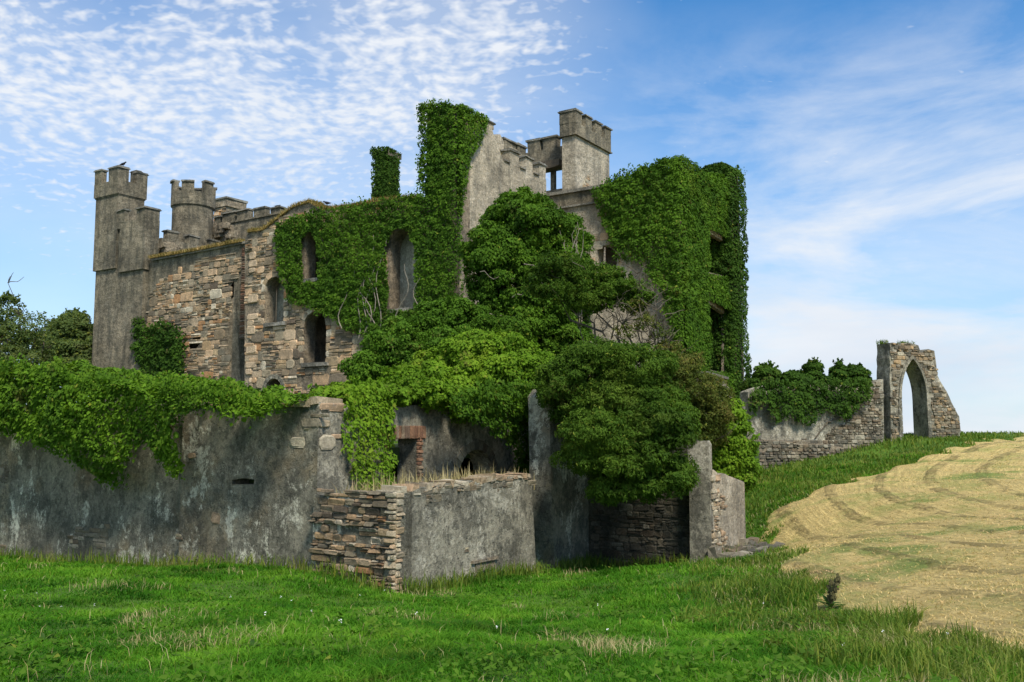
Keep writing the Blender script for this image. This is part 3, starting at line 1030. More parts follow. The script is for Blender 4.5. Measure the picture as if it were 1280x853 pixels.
# curtain wall running back behind it
PQ = Plane(PT.world(xr, 1.2, 0), U)
mb = MB()
mb.box(0, 7, 0, 0.5, ZB, PQ.z(210, 299))
x0 = 0
cw = mb.build('curtain_wall', M['tower'], castle, PQ.mw)
for a in (0.4, 2.0, 3.6, 5.2):
    merlon(cw, PQ.mw, a, a + .8, 0, .45, PQ.z(210, 299), PQ.z(207, 289))
mb = MB()
for k in range(50):
    x0 = random.uniform(0, 2.5)
    q = random.uniform(.12, .3)
    mb.box(x0 - q, x0 + q, -.6, -.1, PQ.z(200, 318) + random.uniform(0, 1.0) - x0 * .2 - q, PQ.z(200, 318) + random.uniform(0, .6) - x0 * .2 + q, 0, .06)
mb.build('rubble_footing', M['mortar'], cw, PQ.mw)


# round tower
def round_tower(name, cpos, r, z0, zband, zcren, ztop, parent, mat, nm=6, ph=0.3):
    m2 = MB()
    n_ = 40
    def ring(rr, z):
        return [(rr * math.cos(2 * math.pi * i / n_), rr * math.sin(2 * math.pi * i / n_), z) for i in range(n_)]
    prof = [(r, z0), (r, zband - .1), (r + .1, zband), (r + .1, zcren), (r - .22, zcren), (r - .22, zcren - .6)]
    vs = []
    for rr, z in prof:
        vs += ring(rr, z)
    fs = []
    for k_ in range(len(prof) - 1):
        for i in range(n_):
            j_ = (i + 1) % n_
            fs.append((k_ * n_ + i, k_ * n_ + j_, (k_ + 1) * n_ + j_, (k_ + 1) * n_ + i))
    fs.append(tuple((len(prof) - 1) * n_ + i for i in range(n_)))
    m2.add(vs, fs)
    mw = Matrix.Translation(Vector((cpos.x, cpos.y, 0)))
    o_ = m2.build(name, mat, parent, mw)
    for q in range(nm):
        a0 = ph + 2 * math.pi * q / nm
        m3 = MB()
        segs = 6
        wA_ = 2 * math.pi / nm * 0.56
        tz = ztop - (0.0 if q % 2 else 0.12)
        for lo, hi, ri, ro, mi in ((zcren - .01, tz, r - .22, r + .1, 0), (tz, tz + .11, r - .3, r + .19, 1)):
            pts = []
            for k_ in range(segs + 1):
                a = a0 + wA_ * (k_ / segs)
                pts.append((math.cos(a), math.sin(a)))
            vs = []
            for ca, sa in pts:
                vs += [(ri * ca, ri * sa, lo), (ro * ca, ro * sa, lo), (ro * ca, ro * sa, hi), (ri * ca, ri * sa, hi)]
            fs = [(0, 1, 2, 3), tuple(segs * 4 + q2 for q2 in (3, 2, 1, 0))]
            for k_ in range(segs):
                b0, b1 = k_ * 4, k_ * 4 + 4
                for e in range(4):
                    f0 = (e + 1) % 4
                    fs.append((b0 + e, b1 + e, b1 + f0, b0 + f0))
            m3.add(vs, fs, mi)
        m3.build('merlon', [mat, M['coping']], o_, mw)
    return o_


D_ = 60.0
cpos = at(241, 270, D_)
zf = lambda py, D2: at(640, py, D2).z
rt = round_tower('round_tower', cpos, 25 / F * D_, ZB, zf(256, 59), zf(240, 59), zf(227, 59), castle, M['tower'])
mb = MB()
mb.box(-.09, .09, -.02, .02, -.25, .25)
PM = Plane(at(235, HZ, 58.65), Vector((1, 0, 0)))

# square stone turret behind
PS = Plane(at(283, 265, 66), VR)
PS.ry = 265
mb = MB()
wS, dS = -PS.sx(267.5), 1.6
mb.slab([(-wS, ZB), (0, ZB), (0, PS.z(283, 258)), (-wS, PS.z(283, 258))], [], 0, dS, 0)
mb.stones(lambda x, z: -wS < x < 0, -wS, 0, PS.z(283, 300), PS.z(283, 259), 0, 1, course=(.15, .3))
mb.box(-wS - .12, .12, -.12, dS + .12, PS.z(283, 258), PS.z(283, 249), 0, .02)
mb.box(-wS - .2, .2, -.2, dS + .2, PS.z(283, 249), PS.z(283, 246.5), 2, .02)
mb.build('square_turret', [M['mortar'], M['stone'], M['coping']], castle, PS.mw)

# long battlemented wall at the back left
PL_ = Plane(at(300, 270, 62), VR)
PL_.ry = 270
mb = MB()
mb.box(PL_.sx(266), PL_.sx(350), 0, .5, ZB, PL_.z(300, 277))
mb.box(PL_.sx(266), PL_.sx(350), -.08, .55, PL_.z(300, 277), PL_.z(300, 275))
bw = mb.build('back_battlement_wall', M['tower'], castle, PL_.mw)
for x0, x1, yt in ((268, 275, 273), (278, 293, 268), (296, 310, 265), (317, 331, 262.5), (338, 350, 262)):
    merlon(bw, PL_.mw, PL_.sx(x0), PL_.sx(x1), 0, .45, PL_.z(300, 275), PL_.z(x0, yt))
mb = MB()
for k in range(90):
    px_ = random.uniform(268, 318)
    hh = random.uniform(0, 1)
    x0, z0 = PL_.hit(px_, 300 + 6 - hh * (22 - abs(px_ - 300) * .3))
    q = random.uniform(.12, .32)
    yv = -2.4 + random.uniform(0, .8)
    mb.box(x0 - q, x0 + q, yv, yv + q, z0 - q * .7, z0 + q * .7, 0, .07)
mb.build('rubble_heap', M['mortar'], bw, PL_.mw)

# --- side wall W (pale, battlemented)
zW = PW.z(629, 201)
zM = PW.z(607, 150)
mb = MB()
mb.slab([(0.76, ZB), (uJ - .02, ZB), (uJ - .02, zW)] + rough([(uJ - .4, zW), (PW.sx(629), zW), (PW.sx(622), PW.z(622, 181)), (PW.sx(617), PW.z(617, 168)), (PW.sx(615), zM - .25), (0.76, zM - .25)], .6, .04), [], 0, 0.6)
wW = mb.build('side_wall', M['beige'], castle, PW.mw)
zM2 = zW + 0.66
for a, b_ in ((607, 617),):
    merlon(wW, PW.mw, PW.sx(a), PW.sx(b_), 0, .55, zM - .26, zM - .05, M['beige'])
for a, b_ in ((637.5, 649), (657, 666), (674, 682)):
    merlon(wW, PW.mw, PW.sx(a), PW.sx(b_), 0, .55, zW, zM2, M['beige'])
mb = MB()
mb.box(PW.sx(628), PW.sx(636), 0, .55, zW - .02, zW + .3, 0, .08)
mb.build('broken_merlon', M['mortar'], wW, PW.mw)
# crenel sills
for a, b_ in ((649.5, 656.5), (666.5, 673.5), (630, 637)):
    mb = MB()
    mb.box(PW.sx(a), PW.sx(b_), -.08, .6, zW + .002, zW + .07, 0, .01)
    mb.build('crenel_sill', M['coping'], wW, PW.mw)

# tall corner mass at K (end of facade) already in A; parallel inner parapet
PX = Plane(K2 + U * 3.0 - VR * 2.6, U)
PX.ry = 185
mb = MB()
mb.slab([(PX.sx(612), ZB), (PX.sx(662), ZB), (PX.sx(662), PX.z(662, 196))] + rough([(PX.sx(640), PX.z(640, 184)), (PX.sx(632), PX.z(632, 181)), (PX.sx(626), PX.z(626, 170)), (PX.sx(612), PX.z(612, 170))], .4, .12), [], 0, .5)
o = mb.build('inner_battlement_wall', M['beige'], castle, PX.mw)
for a, b_, yt in ((630, 645, 174), (647, 657, 181)):
    merlon(o, PX.mw, PX.sx(a), PX.sx(b_), 0, .45, PX.z(a, yt + 14), PX.z(a, yt), M['tower'])

# --- rear wall with open window, V-parallel
PE = Plane(at(690, 210, 50.5), VR)
PE.ry = 210
zt_ = PE.z(680, 187)
xa, xb = PE.sx(655), PE.sx(706)
hE = [[(PE.sx(668), PE.z(690, 239)), (PE.sx(703), PE.z(690, 239)), (PE.sx(703), PE.z(690, 212)), (PE.sx(668), PE.z(690, 212))]]
mb = MB()
mb.slab([(xa, ZB), (xb, ZB), (xb, zt_), (xa, zt_)], hE, 0, .45)
mb.slab(rough([(xa, PE.z(690, 214)), (xb, PE.z(690, 213)), (xb, PE.z(690, 204)), (xa, PE.z(690, 205))], .3, .04, True), [], -.6, -.003, 1)
mb.box(PE.sx(687.5), PE.sx(692), .05, .3, PE.z(690, 239), PE.z(690, 212))
mb.box(PE.sx(668), PE.sx(703), -.12, .5, PE.z(690, 242), PE.z(690, 238.5), 1)
wE = mb.build('rear_wall', [M['tower'], M['greystone']], castle, PE.mw)
for a, b_, yt in ((659.5, 675, 178), (678.5, 696, 174.5)):
    merlon(wE, PE.mw, PE.sx(a), PE.sx(b_), 0, .45, zt_, PE.z(a, yt))

# --- T1 square turret above the right block
PT1 = Plane(at(719, 190, 48.4), VR)
PT1.ry = 190      # its front; corner at local x=0
wF = -PT1.sx(702.5)
P1u = Plane(at(719, 190, 48.4), U)
P1u.ry = 190
uL = P1u.sx(761.5)
zb_, zc_, zt_ = P1u.z(719, 169), P1u.z(719, 153), P1u.z(719, 139)
mb = MB()
mb.box(-wF, 0, 0, uL, ZB + 4, zb_)
t1 = mb.build('square_tower', M['beige'], castle, PT1.mw)
mb = MB()
hollow(mb, -wF - .1, .08, -.08, uL + .08, zb_ + .05, zc_, .3)
mb.box(-wF - .16, .14, -.14, uL + .14, zb_, zb_ + .06)
mb.build('parapet', M['tower'], t1, PT1.mw)
merlon(t1, PT1.mw, -wF - .1, .08, -.08, .62, zc_, zt_)
for k in range(3):
    a = .62 + .42 + k * (uL + .08 - .62) / 3
    merlon(t1, PT1.mw, -.24, .08, a, min(a + .72, uL + .08), zc_, zt_)
mb = MB()
tri = [P1u.hit(*p) for p in [(722, 243), (744, 238), (736, 216)]]
mb.stones(lambda x, z: inpoly(x, z, tri), P1u.sx(720), P1u.sx(746), P1u.z(730, 245), P1u.z(730, 215), 0, 0, course=(.12, .22), prot=(.03, .05), pbig=.8)
mb.build('exposed_stone_patch', M['quoin'], t1, P1u.mw)

# --- right-hand block front B
zc = PB.z(690, 246)
zc2 = PB.z(690, 262)
xB = PB.sx(850)
hB = [rough(PB.poly([(746, 334), (771, 337), (772, 312), (764, 305), (747, 307)]), .3, .05, True)]
stB = PB.poly([(692, 266), (742, 256), (776, 290), (790, 345), (770, 350), (735, 350), (700, 330)])
mb = MB()
mb.slab([(-.0, ZB), (xB, ZB), (xB, PB.z(850, 206)), (PB.sx(800), PB.z(800, 222)), (PB.sx(765), zc2), (0, zc2)], hB, 0, .7)
mb.stones(lambda x, z: inpoly(x, z, stB) and not near_hole(x, z, hB[0]) and z < PB.z(745, 283), 0, PB.sx(792), PB.z(745, 345), zc2, 0, 1, pbig=.7, course=(.2, .42), prot=(.01, .03))
wB = mb.build('block_front_wall', [M['beige'], M['quoin']], castle, PB.mw)
mb = MB()
mb.slab([(.02, zc2 + .001), (PB.sx(772), zc2 + .001), (PB.sx(772), zc), (.02, zc)], [], -.07, .6)
mb.box(.0, PB.sx(775), -.2, .7, zc, zc + .16, 1, .01)
mb.box(.0, PB.sx(772), -.13, -.0, zc2 - .06, zc2 + .03, 1, .01)
mb.build('cornice', [M['tower'], M['coping']], wB, PB.mw)
mb = MB()
xs = [p[0] for p in hB[0]]
zs = [p[1] for p in hB[0]]
mb.box(min(xs) - .3, max(xs) + .3, 1.5, 1.6, min(zs) - .3, max(zs) + .3)
mb.box(min(xs) - .3, max(xs) + .3, .7, 1.6, max(zs) + .2, max(zs) + .3)
mb.box(max(xs) + .2, max(xs) + .3, .7, 1.5, min(zs) - .3, max(zs) + .2)
mb.build('window_back', M['mortar'], wB, PB.mw)

# --- its side C with two tall openings, and the far tower
xC = PC.sx(906)
hC = [PC.poly([(880, 339), (904.5, 345), (904.5, 302), (880, 287)]), PC.poly([(880, 460), (904.5, 467), (904.5, 392), (880, 375)])]
mb = MB()
mb.slab([(.71, ZL), (xC, ZL), (xC, PC.z(906, 226)), (PC.sx(875), PC.z(875, 222)), (PC.sx(862), PC.z(862, 210)), (.71, PC.z(853, 204))], hC, 0, .12)
wC = mb.build('block_side_wall', M['mortar'], castle, PC.mw)
for h in hC:
    xs = [p[0] for p in h]
    zs = [p[1] for p in h]
    mb = MB()
    mb.box(min(xs) - .2, max(xs) + 3.2, 3.2, 3.3, min(zs) - .9, max(zs) + .3)
    mb.box(min(xs) - .2, max(xs) + 3.2, .12, 3.2, max(zs) + .05, max(zs) + .3)
    mb.box(max(xs) + 3.1, max(xs) + 3.2, .12, 3.2, min(zs) - .9, max(zs) + .05)
    mb.box(min(xs) - .2, max(xs) + 3.2, .12, 3.2, min(zs) - .9, min(zs) - .8)
    mb.build('window_back', M['mortar'], wC, PC.mw)
    mb = MB()
    mb.slab([(h[3][0], h[3][1] - .02), (h[2][0], h[2][1] - .02), (h[2][0], h[2][1] + .16), (h[3][0], h[3][1] + .2)], [], -.03, .2)
    mb.build('lintel', M['beige'], wC, PC.mw)
PT2 = Plane(PC.world(xC, 0, 0), VR)
PT2.ry = 340
x0, x1 = PT2.sx(876), PT2.sx(917)
mb = MB()
mb.box(x0, x1, 0, 1.1, EYE - 1.8, PT2.z(905, 213))
mb.build('corner_tower', M['mortar'], castle, PT2.mw)
# back walls closing the blocks
mb = MB()
mb.box(0.75, xB - .75, xC + 2.4, xC + 2.9, ZB, PB.z(750, 262))
mb.build('back_wall', M['mortar'], castle, PB.mw)
# chimney stack
PCh = Plane(at(477, 220, 45.0), VR)
PCh.ry = 220
mb = MB()
xa, xb = PCh.sx(468.5), PCh.sx(485)
mb.box(xa, xb, 0, .8, ZB + 5, PCh.z(480, 196))
mb.box(xa - .1, xb + .1, -.1, .9, PCh.z(480, 196), PCh.z(480, 189))
mb.build('chimney', M['tower'], castle, PCh.mw)

# ------------------------------------------------------------------ garden walls
Pg = at(398, HZ, 18.6)
Pg = Vector((Pg.x, Pg.y, 0))
PG = Plane(Pg, VR)        # long garden wall, s<0 to the left
zbot = EYE - 5.0
mb = MB()
xs228 = PG.sx(229)
# right half stands a little proud of the left half
top = rough([PG.hit(398, 504), PG.hit(300, 506), PG.hit(229, 508)], .4, .04)
hole = [rough(PG.poly([(289, 606), (317, 606), (318, 600), (304, 598), (289, 600)]), .3, .01, True)]
mb.slab([(xs228, zbot), (0, zbot)] + top, hole, 0, .65)
gw = mb.build('garden_wall', M['garden'], None, PG.mw)
tag(gw, 'tall dark lichen-stained garden wall topped with bright creeper, left foreground', 'wall')
mb = MB()
mb.box(-27, xs228 - .003, .22, .8, zbot, PG.z(229, 508) + .15)
mb.build('set_back_length', M['garden'], gw, PG.mw)
# pale stones set in the render
mb = MB()
for px, py, a, b_ in ((372, 553, .42, .22), (270, 648, .3, .24), (240, 570, .25, .12)):
    s_, z = PG.hit(px, py)
    mb.stone(s_ - a / 2, s_ + a / 2, z - b_ / 2, z + b_ / 2, 0, .02, 0)
mb.build('bare_stone', M['quoin'], gw, PG.mw)
# patches where the render has fallen and rubble shows
for nm, pl_, yf, x0_, x1_, seed in (('left', PG, .22, -26, xs228 - .1, 4), ('right', PG, 0.0, xs228, -.1, 9)):
    mb = MB()

    def fallen(x, z, sd_=seed):
        a_ = np.array([x])
        return vnoise(a_, np.array([z * 1.6]), .9, sd_)[0] + .35 * vnoise(a_, np.array([z]), 3.1, sd_ + 1)[0] > .55
    mb.stones(fallen, x0_, x1_, EYE - 4.2, EYE + .4, yf, 0, course=(.1, .26), pbig=.65, prot=(.004, .022), wr=(1, 2.8))
    if mb.v:
        mb.build('exposed_rubble', M['exposed'], gw, PG.mw)
# rough coping stones
mb = MB()
x = xs228
while x < -0.1:
    x2 = min(0, x + random.uniform(.25, .6))
    z = PG.z(300, 506) + random.uniform(-.03, .05)
    mb.box(x, x2 - .02, -.06, .7, z - .05, z + .1, 0, .025)
    x = x2
mb.build('coping_course', M['quoin'], gw, PG.mw)

# back wall with doorway and cellar arch (parallel to the castle's side)
PK = Plane(PG.world(0, 0, 0), U)
endK = PK.sx(672) + .4
hK = [arch(PK, 487, 522, 549, 640, 'flat'), arch(PK, 571, 617, 561, 640)]
mb = MB()
mb.slab([(.002, zbot), (endK, zbot)] + rough([(endK, PK.z(560, 498)), (2.2, PK.z(500, 508)), (1, PK.z(430, 504)), (.002, PK.z(400, 503))], .4, .05), hK, .0, .6)
kw = mb.build('doorway_wall', M['lowwall'], None, PK.mw)
tag(kw, 'grey rendered wall with brick-framed doorway and low round cellar arch, behind the low yard wall', 'wall')
mb = MB()
x0, x1 = PK.sx(487), PK.sx(522)
zt_ = PK.z(505, 549)
x = x0 - .28
while x < x1 + .26:
    mb.stone(x, x + .085, zt_ + .0, zt_ + .3, 0, .045, 0, .06)
    x += .095
for sx_ in (x0 - .2, x1 + .005):
    z = zt_ - 2.4
    k = 0
    while z < zt_ - .01:
        mb.stone(sx_ + (0 if k % 2 else .05) * (1 if sx_ < x0 else 0), sx_ + .19 - (0 if k % 2 else .05) * (0 if sx_ < x0 else 1), z, z + .08, 0, .03, 0, .06)
        z += .09
        k += 1
mb.build('brick_surround', M['brick'], kw, PK.mw)
mb = MB()
h = hK[1]
a, b_ = h[0][0], h[1][0]
r = (b_ - a) / 2
c = (a + b_) / 2
zc_a = max(p[1] for p in h) - r
for i in range(15):
    t0_, t1_ = math.pi * i / 15 + .015, math.pi * (i + 1) / 15 - .015
    ro = r + random.uniform(.18, .26)
    mb.slab([(c + r * math.cos(t0_), zc_a + r * math.sin(t0_)), (c + ro * math.cos(t0_), zc_a + ro * math.sin(t0_)), (c + ro * math.cos(t1_), zc_a + ro * math.sin(t1_)), (c + r * math.cos(t1_), zc_a + r * math.sin(t1_))], [], -.035, .1)
mb.build('arch_ring', M['greystone'], kw, PK.mw)
# bare stones in the pale pier at the left end
mb = MB()
for px, py, a, b_ in ((408, 553, .5, .3), (412, 509, .8, .16), (420, 546, .3, .1), (405, 530, .3, .14)):
    s_, z = PK.hit(px, py)
    mb.stone(max(.02, s_ - a / 2), s_ + a / 2, z - b_ / 2, z + b_ / 2, 0, .04, 0)
mb.build('bare_stone', M['quoin'], kw, PK.mw)

# low yard wall: stone end face + rendered side face
Q = at(497, HZ, 17.25)
PQl = Plane(Vector((Q.x, Q.y, 0)), VR)       # end face (to the left)
PQr = Plane(Vector((Q.x, Q.y, 0)), U)        # long side
lw = empty('yard_wall', (Q.x, Q.y, EYE - 3.2), 'low broken yard wall of grey pitted render with exposed stone end, front centre', 'wall')
xe = PQl.sx(398)
zt0, zt1 = PQl.z(492, 618), PQl.z(400, 619)
mb = MB()
out = [(xe - .1, zbot), (0, zbot)] + rough([(0, zt0), (xe / 2, PQl.z(445, 617)), (xe - .1, zt1)], .2, .03)
mb.slab(out, [], .004, .45)
mb.stones(lambda x, z: inpoly(x, z, out) and x < .02 and z < min(zt0, zt1) + .0, xe - .1, .0, EYE - 3.6, max(zt0, zt1), .0, 1, course=(.06, .17), pbig=.75, prot=(.01, .09), wr=(1.0, 3.6))
mb.stones(lambda x, z: xe < x < -.02, xe - .1, 0, min(zt0, zt1) - .02, min(zt0, zt1) + .06, .0, 1, course=(.07, .09), pbig=1, prot=(.02, .1), wr=(2, 5))
mb.build('stone_end_wall', [M['garden'], M['yardstone']], lw, PQl.mw)
xe2 = PQr.sx(668)
mb = MB()
tp = [(0, PQr.z(499, 615)), (PQr.sx(560), PQr.z(560, 606)), (PQr.sx(590), PQr.z(590, 602)), (PQr.sx(664), PQr.z(664, 593))]
hq = [PQr.poly([(594, 716), (618, 714), (618, 704), (594, 706)])]
mb.slab([(.0, zbot), (PQr.sx(675), zbot)] + rough(tp[::-1], .2, .03), [], 0, .5)
sidew = mb.build('rendered_side', M['lowwall'], lw, PQr.mw)
mb = MB()
mb.stones(lambda x, z: z < np.interp(x, [p[0] for p in tp], [p[1] for p in tp]) - .03 and (vnoise(np.array([x]), np.array([z * 1.5]), 1.6, 14)[0] > 1.0 or z > np.interp(x, [p[0] for p in tp], [p[1] for p in tp]) - .22 + .1 * math.sin(x * 5)), .25, PQr.sx(664), EYE - 3.4, EYE - .7, 0, 0, course=(.06, .16), pbig=.7, prot=(.004, .025), wr=(1, 3))
mb.build('exposed_rubble', M['exposed'], sidew, PQr.mw)
mb = MB()
s0, z0 = hq[0][0]
mb.box(hq[0][0][0], hq[0][1][0], -.02, .1, z0, z0 + .2, 0, .01)
mb.box(hq[0][0][0] - .15, hq[0][1][0] + .06, -.07, .1, z0 + .2, z0 + .25, 0, .01)
mb.build('drain_slab', M['mortar'], sidew, PQr.mw)
# rough capping stones on top, and quoin column at the corner
mb = MB()
x = 0.0
while x < PQr.sx(662):
    x2 = x + random.uniform(.08, .26)
    f_ = x / xe2
    z = np.interp(x, [p[0] for p in tp], [p[1] for p in tp])
    mb.box(x, x2 - .01, -.012, .52, z - .06, z + random.choice([-.01, .0, .03, .05, .09]), 0, .03)
    x = x2
mb.build('coping_course', M['quoin'], lw, PQr.mw)
mb = MB()
z = EYE - 3.7
while z < zt0 - .03:
    h = random.uniform(.06, .15)
    wdt = random.uniform(.08, .22)
    mb.stone(-.02, wdt, z, z + h - .015, .0, .035, 0, .2)
    z += h
mb.build('quoin_course', M['quoin'], lw, PQr.mw)
mb = MB()
z = EYE - 3.7
while z < zt0 - .03:
    h = random.uniform(.06, .15)
    wdt = random.uniform(.1, .25)
    mb.stone(-wdt, .01, z, z + h - .015, .0, .08, 0, .2)
    z += h
mb.build('quoin_course', M['quoin'], lw, PQl.mw)

# pier and shaded bay under the shrubs
A1 = at(690, HZ, 22.2)
PP = Plane(Vector((A1.x, A1.y, 0)), U)
e1 = PP.sx(735)
mb = MB()
bay = empty('bay_wall', (A1.x + 1, A1.y + 1.5, EYE - 3.4), 'tall dark damp wall under the overhanging shrub, with a leaning pier at its left', 'wall')
# leaning pier: wider at the foot
mb.slab([(.25, zbot), (e1, zbot), (e1, PP.z(735, 500))] + rough([(e1 - .5, PP.z(715, 485)), (.1, PP.z(695, 488)), (-.12, PP.z(690, 498)), (-.08, EYE - 1)], .3, .05), [], 0, .6)
mb.build('leaning_pier', M['garden'], bay, PP.mw)
A2 = PP.world(e1, 0, 0)
PV = Plane(A2, VR)
e2 = PV.sx(868)
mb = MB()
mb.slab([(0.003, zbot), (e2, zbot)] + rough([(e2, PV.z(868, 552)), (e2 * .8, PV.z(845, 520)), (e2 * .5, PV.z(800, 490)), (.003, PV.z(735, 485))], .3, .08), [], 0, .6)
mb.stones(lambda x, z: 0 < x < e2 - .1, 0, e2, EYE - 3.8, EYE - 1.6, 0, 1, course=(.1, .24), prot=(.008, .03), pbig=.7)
mb.build('shaded_wall', [M['damp'], M['dampstone']], bay, PV.mw)  # render and stones both darkened in colour for the elder's shade

# end pillar and short lit wall
A3 = PV.world(e2, 0, 0)
ew = empty('end_wall', (A3.x, A3.y, EYE - 3.2), 'short pale stone wall with grey corner pillar and rubble footing, right of the dark bay', 'wall')
PR = Plane(PV.world(PV.sx(866), -.35, 0), VR)
a = PR.sx(886)
mb = MB()
mb.slab([(0, zbot), (a, zbot), (a, PR.z(885, 556)), (a - .05, PR.z(883, 551)), (.0, PR.z(866, 552)), (.03, PR.z(866, 600))], [], 0, .16)
mb.build('corner_pillar', M['lowwall'], ew, PR.mw)
PRu = Plane(PR.world(a, .03, 0), U)
b_ = PRu.sx(929)
out = [(0.0, zbot), (b_, zbot), (b_, PRu.z(929, 603))] + rough([(b_ - .5, PRu.z(915, 600)), (.4, PRu.z(892, 590)), (0.0, PRu.z(886, 588))], .2, .05)
mb = MB()
mb.slab(out, [], 0, .5)
mb.stones(lambda x, z: inpoly(x, z, out) and x < .75 - .25 * math.sin(z * 7) and z > EYE - 3.0, .0, .9, EYE - 3.0, EYE - .6, 0, 1, course=(.07, .16), pbig=.8, prot=(.01, .06))
mb.build('pale_wall', [M['beige'], M['quoin']], ew, PRu.mw)
mb = MB()
for k in range(46):
    x = random.uniform(-.35, b_ + .5)
    yy = random.uniform(-.75, -.02)
    s_ = random.uniform(.08, .2)
    gw_ = PRu.world(x, yy, 0)
    z = float(gz(gw_.x, gw_.y)[0])
    hh = random.uniform(.0, .34) * (1 + yy / .9)
    mb.box(x - s_ * 1.5, x + s_ * 1.5, yy - s_ * .8, yy + s_ * .8, z - .1 + hh * .5, z + .1 + hh, 0, .04)
mb.build('rubble_footing', M['greystone'], ew, PRu.mw)

# beige wall fragment above the end wall
PFp = Plane(at(885, HZ, 31), U)
mb = MB()
mb.slab([(0, EYE - 2), (PFp.sx(928), EYE - 2), (PFp.sx(928), PFp.z(928, 512)), (PFp.sx(918), PFp.z(918, 500)), (PFp.sx(908), PFp.z(908, 474)), (PFp.sx(892), PFp.z(892, 470)), (0, PFp.z(885, 468))], [], 0, .5)
fr = mb.build('wall_fragment', M['beige'], None, PFp.mw)
tag(fr, 'beige rendered wall fragment with stepped sloping top, below the ivy-clad tower', 'wall')
mb = MB()
mb.slab([(-.1, PFp.z(885, 468) + .002), (PFp.sx(909), PFp.z(909, 475) + .002), (PFp.sx(909), PFp.z(909, 472)), (-.1, PFp.z(885, 465))], [], -.1, .6)
mb.slab([(PFp.sx(917), PFp.z(917, 502)), (PFp.sx(929), PFp.z(929, 513)), (PFp.sx(929), PFp.z(929, 509)), (PFp.sx(917), PFp.z(917, 498))], [], -.1, .6)
mb.build('coping', M['coping'], fr, PFp.mw)

# ------------------------------------------------------------------ terrace behind the retaining walls
zt_ = EYE - .35
pts = [PG.world(-26.8, .5, 0), PG.world(-.6, .5, 0), PG.world(-2.6, 2.0, 0), PK.world(endK - .5, 2.4, 0), PP.world(e1 + .3, .7, 0), PV.world(e2 - .1, .5, 0),
       PFp.world(.1, .3, 0), PFp.world(3.2, .3, 0), PT2.world(x1, 1, 0), PT2.world(x1, 8, 0), Vector((-2, 75, 0)), Vector((-60, 75, 0)), Vector((-62, 40, 0))]
x1 = PT2.sx(917)
mb = MB()
n = len(pts)
vs = [(p.x, p.y, EYE - 6) for p in pts] + [(p.x, p.y, zt_) for p in pts]
fs = [(i, (i + 1) % n, n + (i + 1) % n, n + i) for i in range(n)]
tris = tessellate_polygon([[Vector((p.x, p.y, 0)) for p in pts]])
fs += [tuple(n + i for i in t) for t in tris]
mb.add(vs, fs)
qa, qb, qc, qd = PK.world(.3, .55, 0), PK.world(endK - .4, .55, 0), PK.world(endK - .4, 2.6, 0), PK.world(.3, 2.6, 0)
mb.add([(p.x, p.y, z) for z in (zt_ - .3, zt_ + .01) for p in (qa, qb, qc, qd)], [(0, 3, 2, 1), (4, 5, 6, 7), (0, 1, 5, 4), (1, 2, 6, 5), (2, 3, 7, 6), (3, 0, 4, 7)])
o = mb.build('terrace_ground', M['earth'])
tag(o, kind='structure')

# ------------------------------------------------------------------ boundary wall and pointed gateway on the right
B0, B1 = at(930, HZ, 38.0), at(1200, HZ, 41.5)
PBd = Plane(Vector((B0.x, B0.y, 0)), Vector((B1.x - B0.x, B1.y - B0.y, 0)))
xg = PBd.sx(1103)
mb = MB()
topl = [(1104, 474), (1090, 480), (1080, 484), (1045, 482), (1020, 480), (990, 484), (955, 482), (935, 490)]
out = [(0, EYE - 3), (xg, EYE - 3)] + rough([PBd.hit(*p) for p in topl], .3, .06)
mb.slab(out, [], 0, .6)
stp = PBd.poly([(1030, 545), (1048, 530), (1060, 500), (1104, 470), (1104, 580), (925, 620), (925, 552), (1000, 548)])
mb.stones(lambda x, z: inpoly(x, z, stp) and inpoly(x, z, out), 0, xg, EYE - 2.6, EYE + 2.6, 0, 1, course=(.1, .24), pbig=.7, prot=(.015, .06))
bwall = mb.build('boundary_wall', [M['lowwall'], M['greystone']], None, PBd.mw)
tag(bwall, 'grey field boundary wall with dry stone foot running to the pointed gateway, right', 'wall')
mb = MB()
o1 = [(-.2, EYE - 3), (xg - 2.2, EYE - 3), (xg - 2.2, PBd.z(1060, 560))] + rough([(xg - 3, PBd.z(1040, 555)), (0, PBd.z(935, 548)), (-.2, PBd.z(935, 548))], .4, .03)
mb.slab(o1, [], -.22, -.003)
mb.stones(lambda x, z: inpoly(x, z, o1), -.2, xg - 2.2, EYE - 2.4, EYE - .1, -.22, 1, course=(.09, .2), pbig=.75, prot=(.02, .09))
mb.build('dry_stone_foot', [M['mortar'], M['greystone']], bwall, PBd.mw)

outg = PBd.poly([(1111, 560), (1110, 430), (1114, 428), (1121, 431), (1133, 428), (1146, 432), (1149, 440), (1158, 436), (1166, 440), (1168, 462), (1172, 477), (1176, 483), (1184, 497), (1190, 508), (1197, 522), (1198, 535), (1196, 560)])
outg = rough(outg, .22, .05, True)
hg = [arch(PBd, 1127, 1147, 449, 556, 'pointed', 10)]
ax0, ax1 = PBd.sx(1125.5), PBd.sx(1157)
hg = [[(ax0, EYE - 1.2), (ax1, EYE - 1.2), (ax1, PBd.z(1157, 500))]]
zs0, zs1 = PBd.z(1137, 497), PBd.z(1137, 449)
cxm = (ax0 + ax1) / 2
W_ = ax1 - ax0
for i in range(1, 9):
    t = R(60) * i / 9
    hg[0].append((ax0 + W_ * math.cos(t), zs0 + (zs1 - zs0) * math.sin(t) / math.sin(R(60))))
hg[0].append((cxm, zs1))
for i in range(8, 0, -1):
    t = R(60) * i / 9
    hg[0].append((ax1 - W_ * math.cos(t), zs0 + (zs1 - zs0) * math.sin(t) / math.sin(R(60))))
hg[0].append((ax0, PBd.z(1127, 500)))
